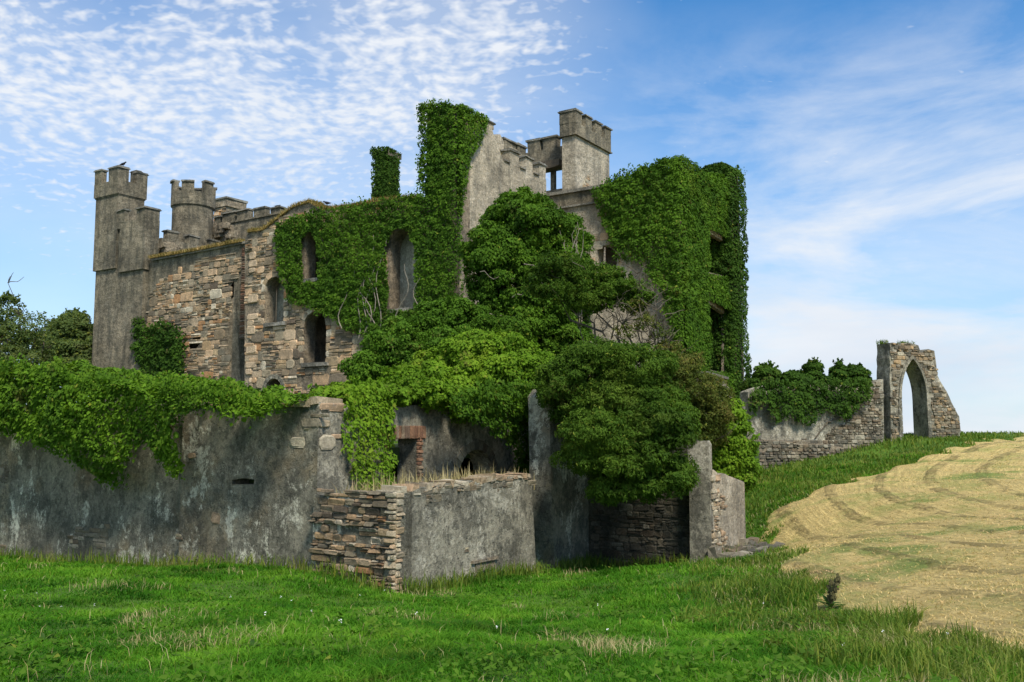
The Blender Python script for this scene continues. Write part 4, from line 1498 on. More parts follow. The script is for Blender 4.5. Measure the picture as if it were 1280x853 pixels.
# opening cut obliquely deep: wall 0.9 m thick
mb = MB()
mb.slab(outg, hg, -.12, .72)
mb.stones(lambda x, z: inpoly(x, z, outg) and not near_hole(x, z, hg[0], .16), xg + .2, PBd.sx(1200), EYE - .8, EYE + 4.3, -.12, 1, course=(.1, .22), pbig=.7, prot=(.02, .07))
gate = mb.build('ruined_gateway', [M['lowwall'], M['gatestone']], None, PBd.mw)
tag(gate, 'freestanding broken stone gateway with tall pointed arch open to the sky, far right', 'gateway')
mb = MB()
hp = hg[0]
n = len(hp)
for i in range(2, n - 1):
    a, b_ = hp[i], hp[i + 1]
    def off(p, d):
        vx, vz = p[0] - cxm, p[1] - (zs0 - .6)
        L = math.hypot(vx, vz)
        return (p[0] + vx / L * d, p[1] + vz / L * d)
    mb.slab([a, off(a, .17), off(b_, .17), b_], [], -.19, .2)
for xx, sg in ((ax0, -1), (ax1, 1)):
    z = EYE - 1
    while z < zs0 - .1:
        h = random.uniform(.2, .35)
        wd = random.uniform(.14, .22)
        mb.box(min(xx, xx + sg * wd), max(xx, xx + sg * wd), -.18, .3, z, min(z + h - .01, zs0), 0, .008)
        z += h
mb.build('arch_ring', M['lowwall'], gate, PBd.mw)


# ------------------------------------------------------------------ foliage
def leaf_geo(P, N, T, L, W, fold=0.25):
    """folded leaf, four verts and two triangles; P base centre, N facing, T towards the tip"""
    T = T - N * (T * N).sum(1, keepdims=True)
    T /= np.linalg.norm(T, axis=1, keepdims=True) + 1e-9
    B = np.cross(N, T)
    L = L[:, None]
    W = W[:, None]
    v0 = P - T * L * .4
    v1 = P + B * W * .5 - T * L * .08 - N * W * fold
    v2 = P + T * L * .6
    v3 = P - B * W * .5 - T * L * .08 - N * W * fold
    V = np.stack([v0, v1, v2, v3], 1).reshape(-1, 3)
    b = np.arange(len(P))[:, None] * 4
    Fc = np.concatenate([b + np.array([[0, 1, 2]]), b + np.array([[0, 2, 3]])], 0)
    return V, Fc


def unit(v):
    return v / (np.linalg.norm(v, axis=1, keepdims=True) + 1e-9)


def leaves_obj(name, P, N, size, mat, parent=None, down=1.0, jit=0.45, aspect=.9):
    n = len(P)
    N = unit(unit(N) + rng.normal(0, jit, (n, 3)) + np.array([0, 0, .25]))
    T = unit(rng.normal(0, .55, (n, 3)) + np.array([0, 0, -down]))
    s_ = size * rng.uniform(.55, 1.2, n) * np.clip(1 + .22 * vnoise(P[:, 0] + P[:, 1] * .6, P[:, 2], 1.1, 91), .7, 1.5)
    V, Fc = leaf_geo(P, N, T, s_ * 1.15, s_ * aspect)
    return np_mesh(name, V, Fc, None, mat, parent)


def clump_height(x, z, cx, cz, cr):
    """pillow-like clumps; returns (height 0..1, gradient x, gradient z)"""
    h = np.zeros(len(x))
    gx = np.zeros(len(x))
    gz_ = np.zeros(len(x))
    for s0 in range(0, len(x), 4000):
        sl = slice(s0, s0 + 4000)
        ddx = (x[sl, None] - cx[None]) / cr[None]
        ddz = (z[sl, None] - cz[None]) / (cr[None] * .8)
        q = 1 - ddx ** 2 - ddz ** 2
        i = q.argmax(1)
        r_ = np.arange(len(i))
        qq = q[r_, i]
        ok = qq > 0
        h[sl] = np.where(ok, np.sqrt(np.clip(qq, 0, 1)), 0) * cr[i]
        gx[sl] = np.where(ok, ddx[r_, i], 0)
        gz_[sl] = np.where(ok, ddz[r_, i], 0)
    return h, gx, gz_


def wall_ivy(pl, poly, dens, size, thick, mat, y0=0.0, crad=(.25, .55), edge=.12, name=None, parent=None, holes=(), px=True, bulge=None):
    """sheet of leaves growing on a wall plane, inside a polygon"""
    if px:
        poly = pl.poly(poly)
        holes = [pl.poly(h) for h in holes]
    xs = [p[0] for p in poly]
    zs = [p[1] for p in poly]
    x0, x1, z0, z1 = min(xs), max(xs), min(zs), max(zs)
    area = (x1 - x0) * (z1 - z0)
    n = int(area * dens)
    x = rng.uniform(x0 - .1, x1 + .1, n)
    z = rng.uniform(z0 - .1, z1 + .1, n)
    jx, jz = x + rng.normal(0, edge, n), z + rng.normal(0, edge, n)
    jx = jx + .16 * vnoise(x, z, 2.2, 77) * min(1, edge * 9)
    jz = jz + .16 * vnoise(x, z, 2.4, 78) * min(1, edge * 9)
    ok = np_inpoly(jx, jz, poly)
    ok &= rng.uniform(0, 1, n) < np.clip(1.25 + .35 * vnoise(x, z, 1.3, 79), .35, 1)
    for h in holes:
        ok &= ~np_inpoly(x + rng.normal(0, .03, n), z + rng.normal(0, .03, n), h)
    x, z = x[ok], z[ok]
    nc = int(area / (np.mean(crad) ** 2) * 1.3) + 4
    h, gx, g2 = clump_height(x, z, rng.uniform(x0, x1, nc), rng.uniform(z0, z1, nc), rng.uniform(crad[0], crad[1], nc))
    d = y0 + .04 + thick * h / np.mean(crad) * rng.uniform(.55, 1.0, len(x)) + rng.uniform(0, .05, len(x))
    d = d + .10 * (1 + vnoise(x, z, .9, 55)) * (thick > .12)
    if bulge is not None:
        d = d + bulge(x, z) * rng.uniform(.75, 1.0, len(x))
    dd, nn = np.array(pl.d), np.array(pl.nrm)
    P = np.array(pl.p)[None] + dd[None] * x[:, None] - nn[None] * d[:, None]
    P[:, 2] = z
    N = dd[None] * gx[:, None] * .8 - nn[None] + np.array([[0, 0, 1.0]]) * g2[:, None] * .8
    return P, N


def corner_ivy(x, y, z0, z1, n, r=.14):
    q = unit(rng.normal(0, 1, (n, 3)) * np.array([[1, 1, .3]]))
    z = rng.uniform(z0, z1, n)
    rr = r * rng.uniform(.6, 1.0, n)
    P = np.stack([x + q[:, 0] * rr, y + q[:, 1] * rr, z], 1)
    return P, q


def merge_ivy(name, parts, size, mat, label, cat='ivy', group=None, down=1.0):
    P = np.concatenate([p[0] for p in parts])
    N = np.concatenate([p[1] for p in parts])
    o_ = leaves_obj(name, P, N, size, mat, None, down)
    tag(o_, label, cat, group)
    return o_


def blob(px, py, D, rx, ry, rd=None, sub=0.4, dens=170, upper=-0.35, fill=.12, squash=.7):
    """leafy mass: sub-clumps spread over an ellipsoid (radii in pixels of the photograph at distance D)"""
    c = np.array(at(px, py, D))
    a = rx / F * D
    b_ = ry / F * D
    e = (rd if rd is not None else rx * .8) / F * D
    n = max(6, int(4.2 * (a * b_ + a * e + b_ * e) / (sub * sub) * .62))
    d = unit(rng.normal(0, 1, (n, 3)))
    rr = rng.uniform(.62, 1.1, (n, 1))
    cc = c + d * np.array([[a, e, b_]]) * rr
    Ps, Ns = [], []
    for k in range(n):
        r_ = sub * rng.choice([.5, .7, .9, 1.2, 1.6]) * rng.uniform(.85, 1.15)
        m_n = int(dens * 4 * math.pi * r_ * r_ * .5)
        q = unit(rng.normal(0, 1, (m_n, 3)) + d[k] * .8 + np.array([0, 0, .6]))
        rad = r_ * rng.uniform(.55, 1.08, (m_n, 1))
        pp = cc[k] + q * rad * np.array([[1, 1, squash]])
        Ps.append(pp)
        Ns.append(q + d[k] * .4)
    ns = int(n * .8)
    q0 = unit(rng.normal(0, 1, (ns, 3)) + np.array([0, -.2, .5]))
    st = c + q0 * np.array([[a, e, b_]]) * .9
    dr = unit(q0 + rng.normal(0, .45, (ns, 3)) + np.array([0, 0, .25]))
    ln = sub * rng.uniform(.6, 1.9, ns)
    kk = 16
    tt = rng.uniform(.2, 1, (ns, kk))
    pp = st[:, None] + dr[:, None] * (ln[:, None] * tt)[..., None] + rng.normal(0, .12 * sub, (ns, kk, 3))
    Ps.append(pp.reshape(-1, 3))
    Ns.append(rng.normal(0, .6, (ns * kk, 3)) + np.array([[0, -.2, .6]]))
    m_n = int(dens * fill * 4 * (a * b_ + a * e))
    q = unit(rng.normal(0, 1, (m_n, 3)))
    Ps.append(c + q * np.array([[a, e, b_]]) * rng.uniform(.5, .9, (m_n, 1)))
    Ns.append(q)
    return np.concatenate(Ps), np.concatenate(Ns)


def tube(m2, pts, r0, r1, sides=6):
    pts = [Vector(p) for p in pts]
    n_ = len(pts)
    vs, fs = [], []
    for i, p in enumerate(pts):
        d = (pts[min(i + 1, n_ - 1)] - pts[max(i - 1, 0)]).normalized()
        a = d.orthogonal().normalized()
        b2 = d.cross(a)
        r_ = r0 + (r1 - r0) * i / (n_ - 1)
        for k_ in range(sides):
            t = 2 * math.pi * k_ / sides
            vs.append(p + a * math.cos(t) * r_ + b2 * math.sin(t) * r_)
    for i in range(n_ - 1):
        for k_ in range(sides):
            j_ = (k_ + 1) % sides
            fs.append((i * sides + k_, i * sides + j_, (i + 1) * sides + j_, (i + 1) * sides + k_))
    fs.append(tuple(range(sides))[::-1])
    fs.append(tuple((n_ - 1) * sides + k_ for k_ in range(sides)))
    m2.add(vs, fs)


def wiggle(a, b_, n=6, amp=.15, sag=0.0):
    a, b_ = Vector(a), Vector(b_)
    L = (b_ - a).length
    out = []
    for i in range(n + 1):
        t = i / n
        p = a.lerp(b_, t)
        if 0 < i:
            p += Vector([random.uniform(-1, 1) for _ in range(3)]) * amp * L * .3
        p.z += sag * math.sin(t * math.pi)
        out.append(p)
    return out


def tree(name, label, cat, blobs, mat, size, base, trunk_r, limbs, group=None, down=.5, aspect=.75, twigs=0, twigr=.012):
    root = empty(name, base, label, cat, group)
    P = np.concatenate([b[0] for b in blobs])
    N = np.concatenate([b[1] for b in blobs])
    leaves_obj('crown', P, N, size, mat, root, down, .6, aspect)
    m2 = MB()
    fork = Vector(base) + Vector((random.uniform(-.1, .1), 0, limbs[0][2] * .0 + 1.0))
    tube(m2, wiggle(Vector(base) - Vector((0, 0, .3)), fork, 4, .1), trunk_r, trunk_r * .75, 8)
    for L_ in limbs:
        e_ = Vector(L_)
        pts_ = wiggle(fork, e_, 6, .25, .1)
        tube(m2, pts_, trunk_r * .5, trunk_r * .1, 5)
        for k_ in range(twigs):
            i = random.randint(2, 6)
            q = pts_[i] + Vector((random.uniform(-1, 1), random.uniform(-1, 1), random.uniform(-.3, 1))) * random.uniform(.4, .9)
            tube(m2, wiggle(pts_[i], q, 4, .3), twigr * 1.6, twigr * .5, 4)
    m2.build('trunk', M['bark'], root)
    return root


# --- ivy on the castle
G1 = 'ivy sheets clothing the castle walls'
pA = [(347, 283), (385, 270), (420, 262), (470, 252), (527, 246), (528, 170), (528, 134), (541, 127), (574, 131), (576, 300), (574, 420), (520, 425), (470, 425), (448, 415), (425, 402), (408, 388), (385, 382), (365, 378), (358, 350), (348, 325), (352, 310), (347, 300)]
# upper window stays open
parts = [wall_ivy(PA, pA, 700, .17, .16, None, 0, (.14, .34), .1, holes=[[(382, 352), (400, 352), (400, 300), (391, 289), (382, 300)], [(488, 388), (522, 388), (523, 310), (514, 290), (505, 285), (496, 290), (487, 310)]])]
# return on to the side wall
pW = [(571, 420), (571, 131), (590, 141), (603, 149), (601, 165), (592, 185), (583, 200), (577, 225), (573.5, 260), (572, 330), (572, 420)]
parts.append(wall_ivy(PW, pW, 700, .17, .14, None, 0, (.14, .34), .06))
def top_ivy(pl, a0, a1, y0, y1, zf_, n):
    tx = rng.uniform(a0, a1, n)
    yy = rng.uniform(y0, y1, n)
    P = np.array(pl.p)[None] + np.array(pl.d)[None] * tx[:, None] + np.array(pl.nrm)[None] * yy[:, None]
    P[:, 2] = zf_(tx) + rng.uniform(-.05, .16, n) + .06 * np.sin(tx * 6 + yy * 4)
    return P, np.tile([[0, -.2, 1.0]], (n, 1))


parts.append(top_ivy(PA, PA.hit(527, 130)[0] - .1, .1, -.2, .85, lambda t: np.interp(t, [PA.hit(527, 130)[0], PA.hit(550, 127)[0], 0], [PA.z(527, 138), PA.z(550, 133), PA.z(573, 136)]), 1600))
parts.append(top_ivy(PW, 0, PW.sx(606), -.2, .7, lambda t: zM - .2 + t * 0, 1500))
parts.append(corner_ivy(K2.x, K2.y, PA.z(573, 270), PA.z(573, 132), 1900, .13))
facade_ivy = merge_ivy('wall_ivy', parts, .115, M['ivy'], 'deep green ivy sheet over the left facade and its tall corner stack, framing arched windows', 'ivy', G1)
for k in range(9):
    m2 = MB()
    p0_ = PA.hit(random.uniform(430, 560), random.uniform(400, 425))
    p1_ = (p0_[0] + random.uniform(-1.5, .8), p0_[1] + random.uniform(1.5, 4.5))
    pts_ = [PA.world(p0_[0] + (p1_[0] - p0_[0]) * t + .25 * math.sin(t * 7 + k), -.34, p0_[1] + (p1_[1] - p0_[1]) * t) for t in np.linspace(0, 1, 9)]
    tube(m2, pts_, .03, .012, 5)
    m2.build('stem', M['paletwig'], facade_ivy)
# chimney ivy
pc = [(463, 250), (463, 192), (466, 184), (495, 186), (499, 194), (497, 250)]
Pch2 = Plane(PCh.world(PCh.sx(485), 0, 0), U)
parts = [wall_ivy(PCh, [(467.5, 250), (467.5, 196), (465, 194), (465.5, 187), (469, 185), (485, 186), (487, 189), (487, 195), (485.5, 197), (485.5, 250)], 800, .15, .08, None, .05, (.12, .25), .03)]
zz0, zz1 = PCh.z(480, 250), PCh.z(480, 188)
parts.append(wall_ivy(Pch2, [(0, zz0), (.8, zz0), (.8, zz1), (0, zz1)], 700, .15, .05, None, .0, (.12, .25), .05, px=False))
parts.append(top_ivy(PCh, PCh.sx(466), PCh.sx(487), -.15, .9, lambda t: PCh.z(480, 189) + t * 0, 700))
cw_ = PCh.world(PCh.sx(485), 0, 0)
parts.append(corner_ivy(cw_.x, cw_.y, zz0, zz1, 700, .12))
merge_ivy('chimney_ivy', parts, .11, M['ivydark'], 'ivy wrapping the lone square chimney above the left facade', 'ivy')

# right-hand block
pB = [(744, 240), (775, 226), (800, 214), (818, 202), (843, 198), (856, 202), (862, 260), (888, 470), (888, 520), (840, 500), (843, 455), (838, 425), (832, 380), (812, 340), (775, 322), (765, 300), (757, 275)]
topC = PC.z(853, 200)
parts = [wall_ivy(PB, [(744, 240), (775, 226), (800, 214), (818, 204), (843, 199), (851, 200), (853, 300), (853, 520), (833, 520), (843, 470), (842, 425), (834, 370), (812, 335), (775, 322), (765, 300), (757, 275)], 700, .18, .2, None, 0, (.16, .4), .12)]
pCy = [(849, 201), (862, 207), (876, 220), (907, 230), (907, 560), (851, 560)]
parts.append(wall_ivy(PC, pCy, 850, .18, .17, None, 0, (.16, .4), .06, holes=[[(882, 343), (906, 347), (906, 300), (882, 286)], [(882, 464), (906, 468), (906, 390), (882, 374)]]))
# ivy lapping over the wall top
tx = rng.uniform(PB.sx(765), xB, 5000)
tz = np.interp(tx, [PB.sx(765), PB.sx(800), PB.sx(820), xB], [PB.z(765, 234), PB.z(800, 219), PB.z(820, 206), PB.z(850, 203)])
yy = rng.uniform(-.25, .8, 5000)
Pt = np.array(PB.p)[None] + np.array(PB.d)[None] * tx[:, None] + np.array(PB.nrm)[None] * yy[:, None]
Pt[:, 2] = tz + .12 * np.sin(tx * 5) + rng.uniform(-.1, .15, 5000)
parts.append((Pt, np.tile([[0, -.2, 1.0]], (5000, 1))))
tx = rng.uniform(0, xC, 5000)
yy = rng.uniform(-.25, .8, 5000)
Pt = np.array(PC.p)[None] + np.array(PC.d)[None] * tx[:, None] + np.array(PC.nrm)[None] * yy[:, None]
Pt[:, 2] = np.interp(tx, [0, PC.sx(862), PC.sx(875), xC], [topC, PC.z(862, 208), PC.z(875, 220), PC.z(906, 224)]) + rng.uniform(-.1, .15, 5000)
parts.append((Pt, np.tile([[0, -.2, 1.0]], (5000, 1))))
parts.append(corner_ivy(C1.x, C1.y, ZB, topC, 7000, .36))
merge_ivy('wall_ivy', parts, .12, M['ivy'], 'ivy sheet covering the right block, cut by two tall dark window openings', 'ivy', G1)
# far corner tower
zt2 = PT2.z(905, 208)
x0, x1 = PT2.sx(876), PT2.sx(917)
zlo = EYE - 1.8
rt2 = [(x0, zlo), (x1 + .05, zlo), (x1 + .05, zt2 - .35), (x1 - .3, zt2), (x0 + .8, zt2 + .1), (x0 + .2, zt2 - .25), (x0, zt2 - .6)]
parts = [wall_ivy(PT2, rt2, 700, .18, .2, None, 0, (.16, .4), .05, px=False)]
PT2s = Plane(PT2.world(x1, 0, 0), U)
parts.append(wall_ivy(PT2s, [(0, zlo), (1.1, zlo), (1.1, zt2 - .4), (.8, zt2), (.3, zt2), (0, zt2 - .4)], 500, .18, .2, None, 0, (.16, .4), .15, px=False))
tx = rng.uniform(x0, x1, 5000)
yy = rng.uniform(-.15, 1.2, 5000)
Pt = np.array(PT2.p)[None] + np.array(PT2.d)[None] * tx[:, None] + np.array(PT2.nrm)[None] * yy[:, None]
Pt[:, 2] = zt2 + .1 - .35 * ((tx - (x0 + x1) / 2) / (x1 - x0) * 2) ** 4 + rng.uniform(-.12, .12, 5000)
parts.append((Pt, np.tile([[0, -.2, 1.0]], (5000, 1))))
cw_ = PT2.world(x1, 0, 0)
parts.append(corner_ivy(cw_.x, cw_.y, zlo, zt2 - .2, 8000, .32))
merge_ivy('wall_ivy', parts, .125, M['ivydark'], 'dark ivy cloaking the round-topped corner tower at the castle\'s right edge', 'ivy', G1)

# small ivy bush on the set-back wall
merge_ivy('wall_ivy', [wall_ivy(PD, [(174, 402), (183, 398), (190, 408), (205, 405), (222, 410), (236, 425), (238, 478), (190, 480), (181, 455), (173, 425)], 420, .15, .35, None, 0, (.25, .45), .15)],
          .16, M['ivydark'], 'small ragged ivy bush clinging to the rubble wall beside the left tower', 'ivy', G1)
merge_ivy('wall_ivy', [wall_ivy(PD, [(289, 400), (293, 395), (299, 400), (297, 440), (293, 470), (288, 478)], 260, .12, .1, None, -.45, (.15, .25), .06)],
          .12, M['ivydark'], 'thin strand of ivy hanging in the grey recess beside the left facade', 'ivy', G1)

# --- creeper over the garden wall
def cre_bulge(x, z):
    t = np.clip((z - (EYE - 1.0)) / 1.6, 0, 1)
    return .95 * np.sqrt(t) * (0.75 + .25 * np.sin(x * 1.1) * np.sin(x * .47 + 1))


GWY = .0
cr = [(-330, 478), (-60, 472), (0, 468), (40, 462), (80, 458), (120, 462), (150, 474), (200, 478), (240, 480), (290, 483), (320, 488), (350, 494), (380, 500), (402, 506), (380, 507), (350, 510), (318, 513), (290, 514), (262, 522), (250, 545), (241, 580), (229, 590), (216, 552), (190, 562), (178, 585), (158, 606), (142, 600), (128, 572), (100, 552), (60, 545), (20, 538), (-60, 540), (-330, 545)]
parts = [wall_ivy(PG, cr, 1700, .1, .22, None, 0, (.14, .34), .1, bulge=cre_bulge)]
# top surface, flowing back over the wall
n = 68000
tx = rng.uniform(PG.sx(-330), -.2, n)
yy = rng.uniform(-1.1, 2.2, n)
pxs = [-330, -60, 0, 40, 80, 120, 150, 200, 240, 290, 320, 350, 380, 400]
pys = [478, 472, 469, 464, 461, 466, 475, 478, 480, 484, 490, 496, 502, 506]
zl = np.interp(tx, [PG.sx(p) for p in pxs], [PG.z(p, q) for p, q in zip(pxs, pys)])
nc = 680
h, gx_, gy_ = clump_height(tx, yy, rng.uniform(tx.min(), 0, nc), rng.uniform(-1.1, 2.3, nc), rng.uniform(.15, .42, nc))
Pt = np.array(PG.p)[None] + np.array(PG.d)[None] * tx[:, None] + np.array(PG.nrm)[None] * yy[:, None]
Pt[:, 2] = zl - .2 * ((yy - .2) / 1.1) ** 2 + h * .75 - .15 + .10 * np.sin(tx * 2.3) * np.sin(tx * .9 + yy) + rng.uniform(-.06, .06, n)
parts.append((Pt, np.array(PG.d)[None] * gx_[:, None] + np.array([[0, -.2, 1.0]])))
topP, topN = parts.pop()
merge_ivy('creeper', parts + [(topP, topN)], .085, M['creeper'], 'bright green creeper spilling over the top of the long dark garden wall', 'creeper')

# ivy curtain over the pale wall end and doorway wall
PKi = PK
ci = [(425, 498), (440, 486), (470, 486), (490, 492), (488, 520), (486, 560), (487, 614), (440, 616), (434, 590), (426, 560), (427, 520)]
parts = [wall_ivy(PK, ci, 1000, .09, .12, None, 0, (.15, .3), .05)]
merge_ivy('ivy_curtain', parts, .085, M['ivylight'], 'narrow yellow-green ivy curtain hanging left of the brick-framed doorway', 'ivy')
# creeper along the doorway wall's top
parts = []
for px, py, D, rx, ry in ((420, 497, 20, 26, 8), (452, 492, 20.3, 32, 10), (490, 492, 20.8, 34, 12), (528, 494, 21.4, 34, 12), (505, 480, 22.5, 30, 14), (548, 497, 22, 22, 10)):
    parts.append(blob(px, py, D, rx, ry, rx * .8, .16, 520))
merge_ivy('creeper', parts, .095, M['ivylight'], 'low bright creeper along the top of the wall above the doorway', 'creeper')

# mound of ivy on the terrace, with its dark hanging apron
parts = []
for px, py, D, rx, ry, rd in ((585, 470, 25.5, 62, 40, 60), (640, 470, 25.0, 58, 38, 55), (548, 488, 24.5, 42, 24, 40), (610, 446, 27, 55, 26, 50), (672, 478, 24.4, 30, 28, 30), (575, 508, 22.2, 26, 12, 18), (615, 512, 22.6, 30, 14, 18), (650, 508, 23.2, 26, 16, 18), (520, 480, 25.5, 35, 18, 30)):
    parts.append(blob(px, py, D, rx, ry, rd, .22, 520, squash=.8))
merge_ivy('ivy_mound', parts, .085, M['ivylight'], 'rounded mound of glossy bright ivy in the centre, below the tall round bush', 'ivy')
PKf = PK.shift(-.1)
ap = [(525, 490), (570, 480), (620, 480), (690, 488), (692, 510), (674, 535), (670, 578), (670, 598), (640, 590), (628, 578), (612, 560), (592, 545), (562, 528), (538, 515), (526, 503)]


def ap_bulge(x, z):
    t = np.clip((z - (EYE - 1.2)) / 2.0, 0, 1)
    return .9 * t


parts = [wall_ivy(PKf, ap, 1300, .1, .2, None, .05, (.12, .3), .06, bulge=ap_bulge)]
merge_ivy('ivy_curtain', parts, .085, M['ivy'], 'broad dark ivy curtain hanging over the wall beside the cellar arch', 'ivy')

# --- trees and shrubs
tz0 = EYE - .35
b1 = at(660, HZ, 33)
bl = [blob(px, py, D, rx, ry, rd, .3, 330, squash=.75) for px, py, D, rx, ry, rd in (
    (656, 296, 33, 52, 50, 50), (624, 322, 32.6, 42, 34, 42), (694, 318, 33.4, 38, 44, 40), (642, 366, 32.4, 54, 42, 48), (690, 385, 33, 42, 62, 42),
    (640, 415, 32, 50, 34, 46), (704, 440, 32.4, 36, 40, 38), (650, 266, 33, 36, 20, 32), (715, 340, 33.4, 18, 40, 24))]
t_ = tree('ivy_clad_tree', 'tall round-headed tree smothered in ivy in front of the pale side wall', 'tree', bl, M['ivy'], .105, (b1.x, b1.y, tz0), .32,
          [at(650, 300, 33), at(690, 330, 33.3), at(620, 350, 32.6), at(700, 300, 33.2)], down=1.2)
# bare ivy stems on its right side
m2 = MB()
for k in range(9):
    a = at(728 - k * 1.6 + random.uniform(-3, 3), 420 - k * 6, 32.2)
    b_ = at(716 + random.uniform(-14, 10), 290 + random.uniform(-12, 20), 32.0)
    m2 = MB()
    tube(m2, wiggle(a, b_, 9, .12), .022, .01, 4)
    m2.build('stem', M['paletwig'], t_)
for px, py, qx, qy in ((640, 372, 668, 360), (600, 340, 640, 352), (672, 345, 686, 318), (612, 392, 648, 398), (655, 330, 690, 340)):
    m2 = MB()
    tube(m2, wiggle(at(px, py, 31.0), at(qx, qy, 31.1), 6, .3), .016, .007, 4)
    m2.build('stem', M['paletwig'], t_)
# ragged ivy edge to the right of it
PIr = Plane(at(732, HZ, 34.5), U)
b1 = at(545, HZ, 31)
bl = [blob(px, py, D, rx, ry, rx * .9, .26, 330) for px, py, D, rx, ry in (
    (572, 405, 31.5, 34, 26), (528, 420, 31, 40, 22), (492, 446, 30, 36, 22), (465, 462, 29.5, 24, 16), (560, 445, 30.4, 46, 26), (600, 425, 31.5, 28, 28), (540, 398, 31.6, 22, 12))]
tree('broad_shrub', 'broad fresh green shrub against the left facade, left of the round-headed tree', 'shrub', bl, M['shrub'], .10, (b1.x, b1.y, tz0), .16,
     [at(575, 410, 31.5), at(530, 425, 31), at(480, 450, 30), at(560, 440, 30.4)], down=.7)

# windblown thorn in front of right block
b1 = at(800, HZ, 28)
bl = []
for px, py, rx, ry in ((688, 345, 24, 13), (712, 342, 28, 12), (742, 350, 32, 14), (778, 362, 28, 14), (700, 366, 28, 10), (735, 376, 30, 11), (690, 328, 16, 7), (728, 360, 20, 8), (798, 376, 16, 10), (715, 330, 18, 7), (760, 345, 20, 8), (745, 365, 26, 9), (680, 358, 20, 10)):
    bl.append(blob(px, py, 27.5 + random.uniform(-.4, .4), rx, ry, rx * .8, .17, 260, fill=.03))
limbs = [at(px, py, 27.5) for px, py in ((690, 345), (740, 352), (780, 365), (765, 395), (700, 372), (815, 405), (720, 420))]
tree('windblown_tree', 'leaning windblown tree with thin layered foliage in front of the right block', 'tree', bl, M['elder'], .085, (b1.x, b1.y, tz0), .13, limbs, down=.2, aspect=.5, twigs=9, twigr=.012)
b1 = at(835, HZ, 27)
bl = []
for px, py, rx, ry in ((808, 405, 12, 9), (822, 428, 15, 10), (798, 385, 9, 6), (838, 440, 16, 9), (785, 415, 12, 7)):
    bl.append(blob(px, py, 27, rx, ry, rx * .8, .18, 150, fill=.03))
limbs = [at(px, py, 27) for px, py in ((795, 345), (775, 380), (812, 372), (822, 395), (840, 420), (790, 400), (760, 405), (805, 355))]
t_ = tree('thorn_bush', 'sparse twiggy brown thorn bush before the bare patch of the right block', 'bush', bl, M['autumn'], .075, (b1.x, b1.y, tz0), .08, limbs, down=.1, aspect=.5, twigs=16, twigr=.012)
m2 = MB()
tube(m2, [at(735, 427, 26.2), at(752, 434, 26.2), at(775, 434, 26.2), at(800, 444, 26.3), at(830, 465, 26.5)], .03, .055, 6)
tube(m2, [at(775, 434, 26.2), at(765, 425, 26.2), at(750, 420, 26.2)], .02, .01, 5)
m2.build('bare_limb', M['paletwig'], t_)

# elder over the dark bay
b1 = at(790, HZ, 24.2)
bl = []
specs = [(765, 612, 26, 14), (805, 606, 28, 14), (842, 602, 20, 12), (740, 470, 44, 26), (790, 462, 46, 26), (720, 500, 36, 24), (765, 505, 46, 30), (815, 500, 40, 28), (740, 540, 36, 24), (785, 545, 40, 26), (830, 535, 34, 24),
         (730, 575, 26, 16), (770, 580, 30, 16), (815, 572, 32, 18), (845, 585, 18, 10), (700, 480, 26, 22), (760, 600, 16, 8), (755, 448, 40, 16)]
for px, py, rx, ry in specs:
    bl.append(blob(px, py, 20.9 + (py < 520) * .9 + random.uniform(-.3, .3), rx, ry, rx * 1.1, .17, 520, fill=.12))
limbs = [at(p[0], p[1], 22) for p in specs[::2]]
tree('elder_tree', 'dense dark elder tree overhanging the shaded bay of the wall', 'tree', bl, M['elder'], .085, (b1.x, b1.y, tz0), .14, limbs, down=.6, aspect=.42, twigs=3)
b1 = at(865, HZ, 24.5)
bl = []
specs = [(848, 545, 24, 16), (878, 525, 26, 18), (840, 470, 28, 18), (870, 490, 32, 24), (850, 515, 30, 22), (885, 520, 24, 22), (830, 490, 22, 18), (870, 545, 24, 14), (850, 455, 24, 12), (895, 500, 16, 14), (890, 545, 16, 12)]
for px, py, rx, ry in specs:
    bl.append(blob(px, py, 23.0 + random.uniform(-.3, .3), rx, ry, rx * .9, .16, 420, fill=.08))
limbs = [at(p[0], p[1], 23) for p in specs]
tree('fuchsia_bush', 'bush of russet and olive leaves at the right of the dark elder', 'bush', bl, M['autumn'], .065, (b1.x, b1.y, tz0), .08, limbs, down=.5, aspect=.5, twigs=8)
bl = []
specs = [(905, 592, 16, 12), (925, 598, 14, 12), (932, 580, 12, 16), (892, 575, 12, 16), (890, 555, 12, 14), (910, 525, 20, 18), (920, 555, 20, 24), (905, 575, 22, 22), (925, 585, 14, 14), (898, 545, 14, 20), (912, 595, 16, 10)]
for px, py, rx, ry in specs:
    bl.append(blob(px, py, 23.9, rx, ry, rx, .17, 560, fill=.2))
merge_ivy('ivy_column', bl, .09, M['ivylight'], 'bright ivy column drooping over the pale end wall at the right corner', 'ivy')

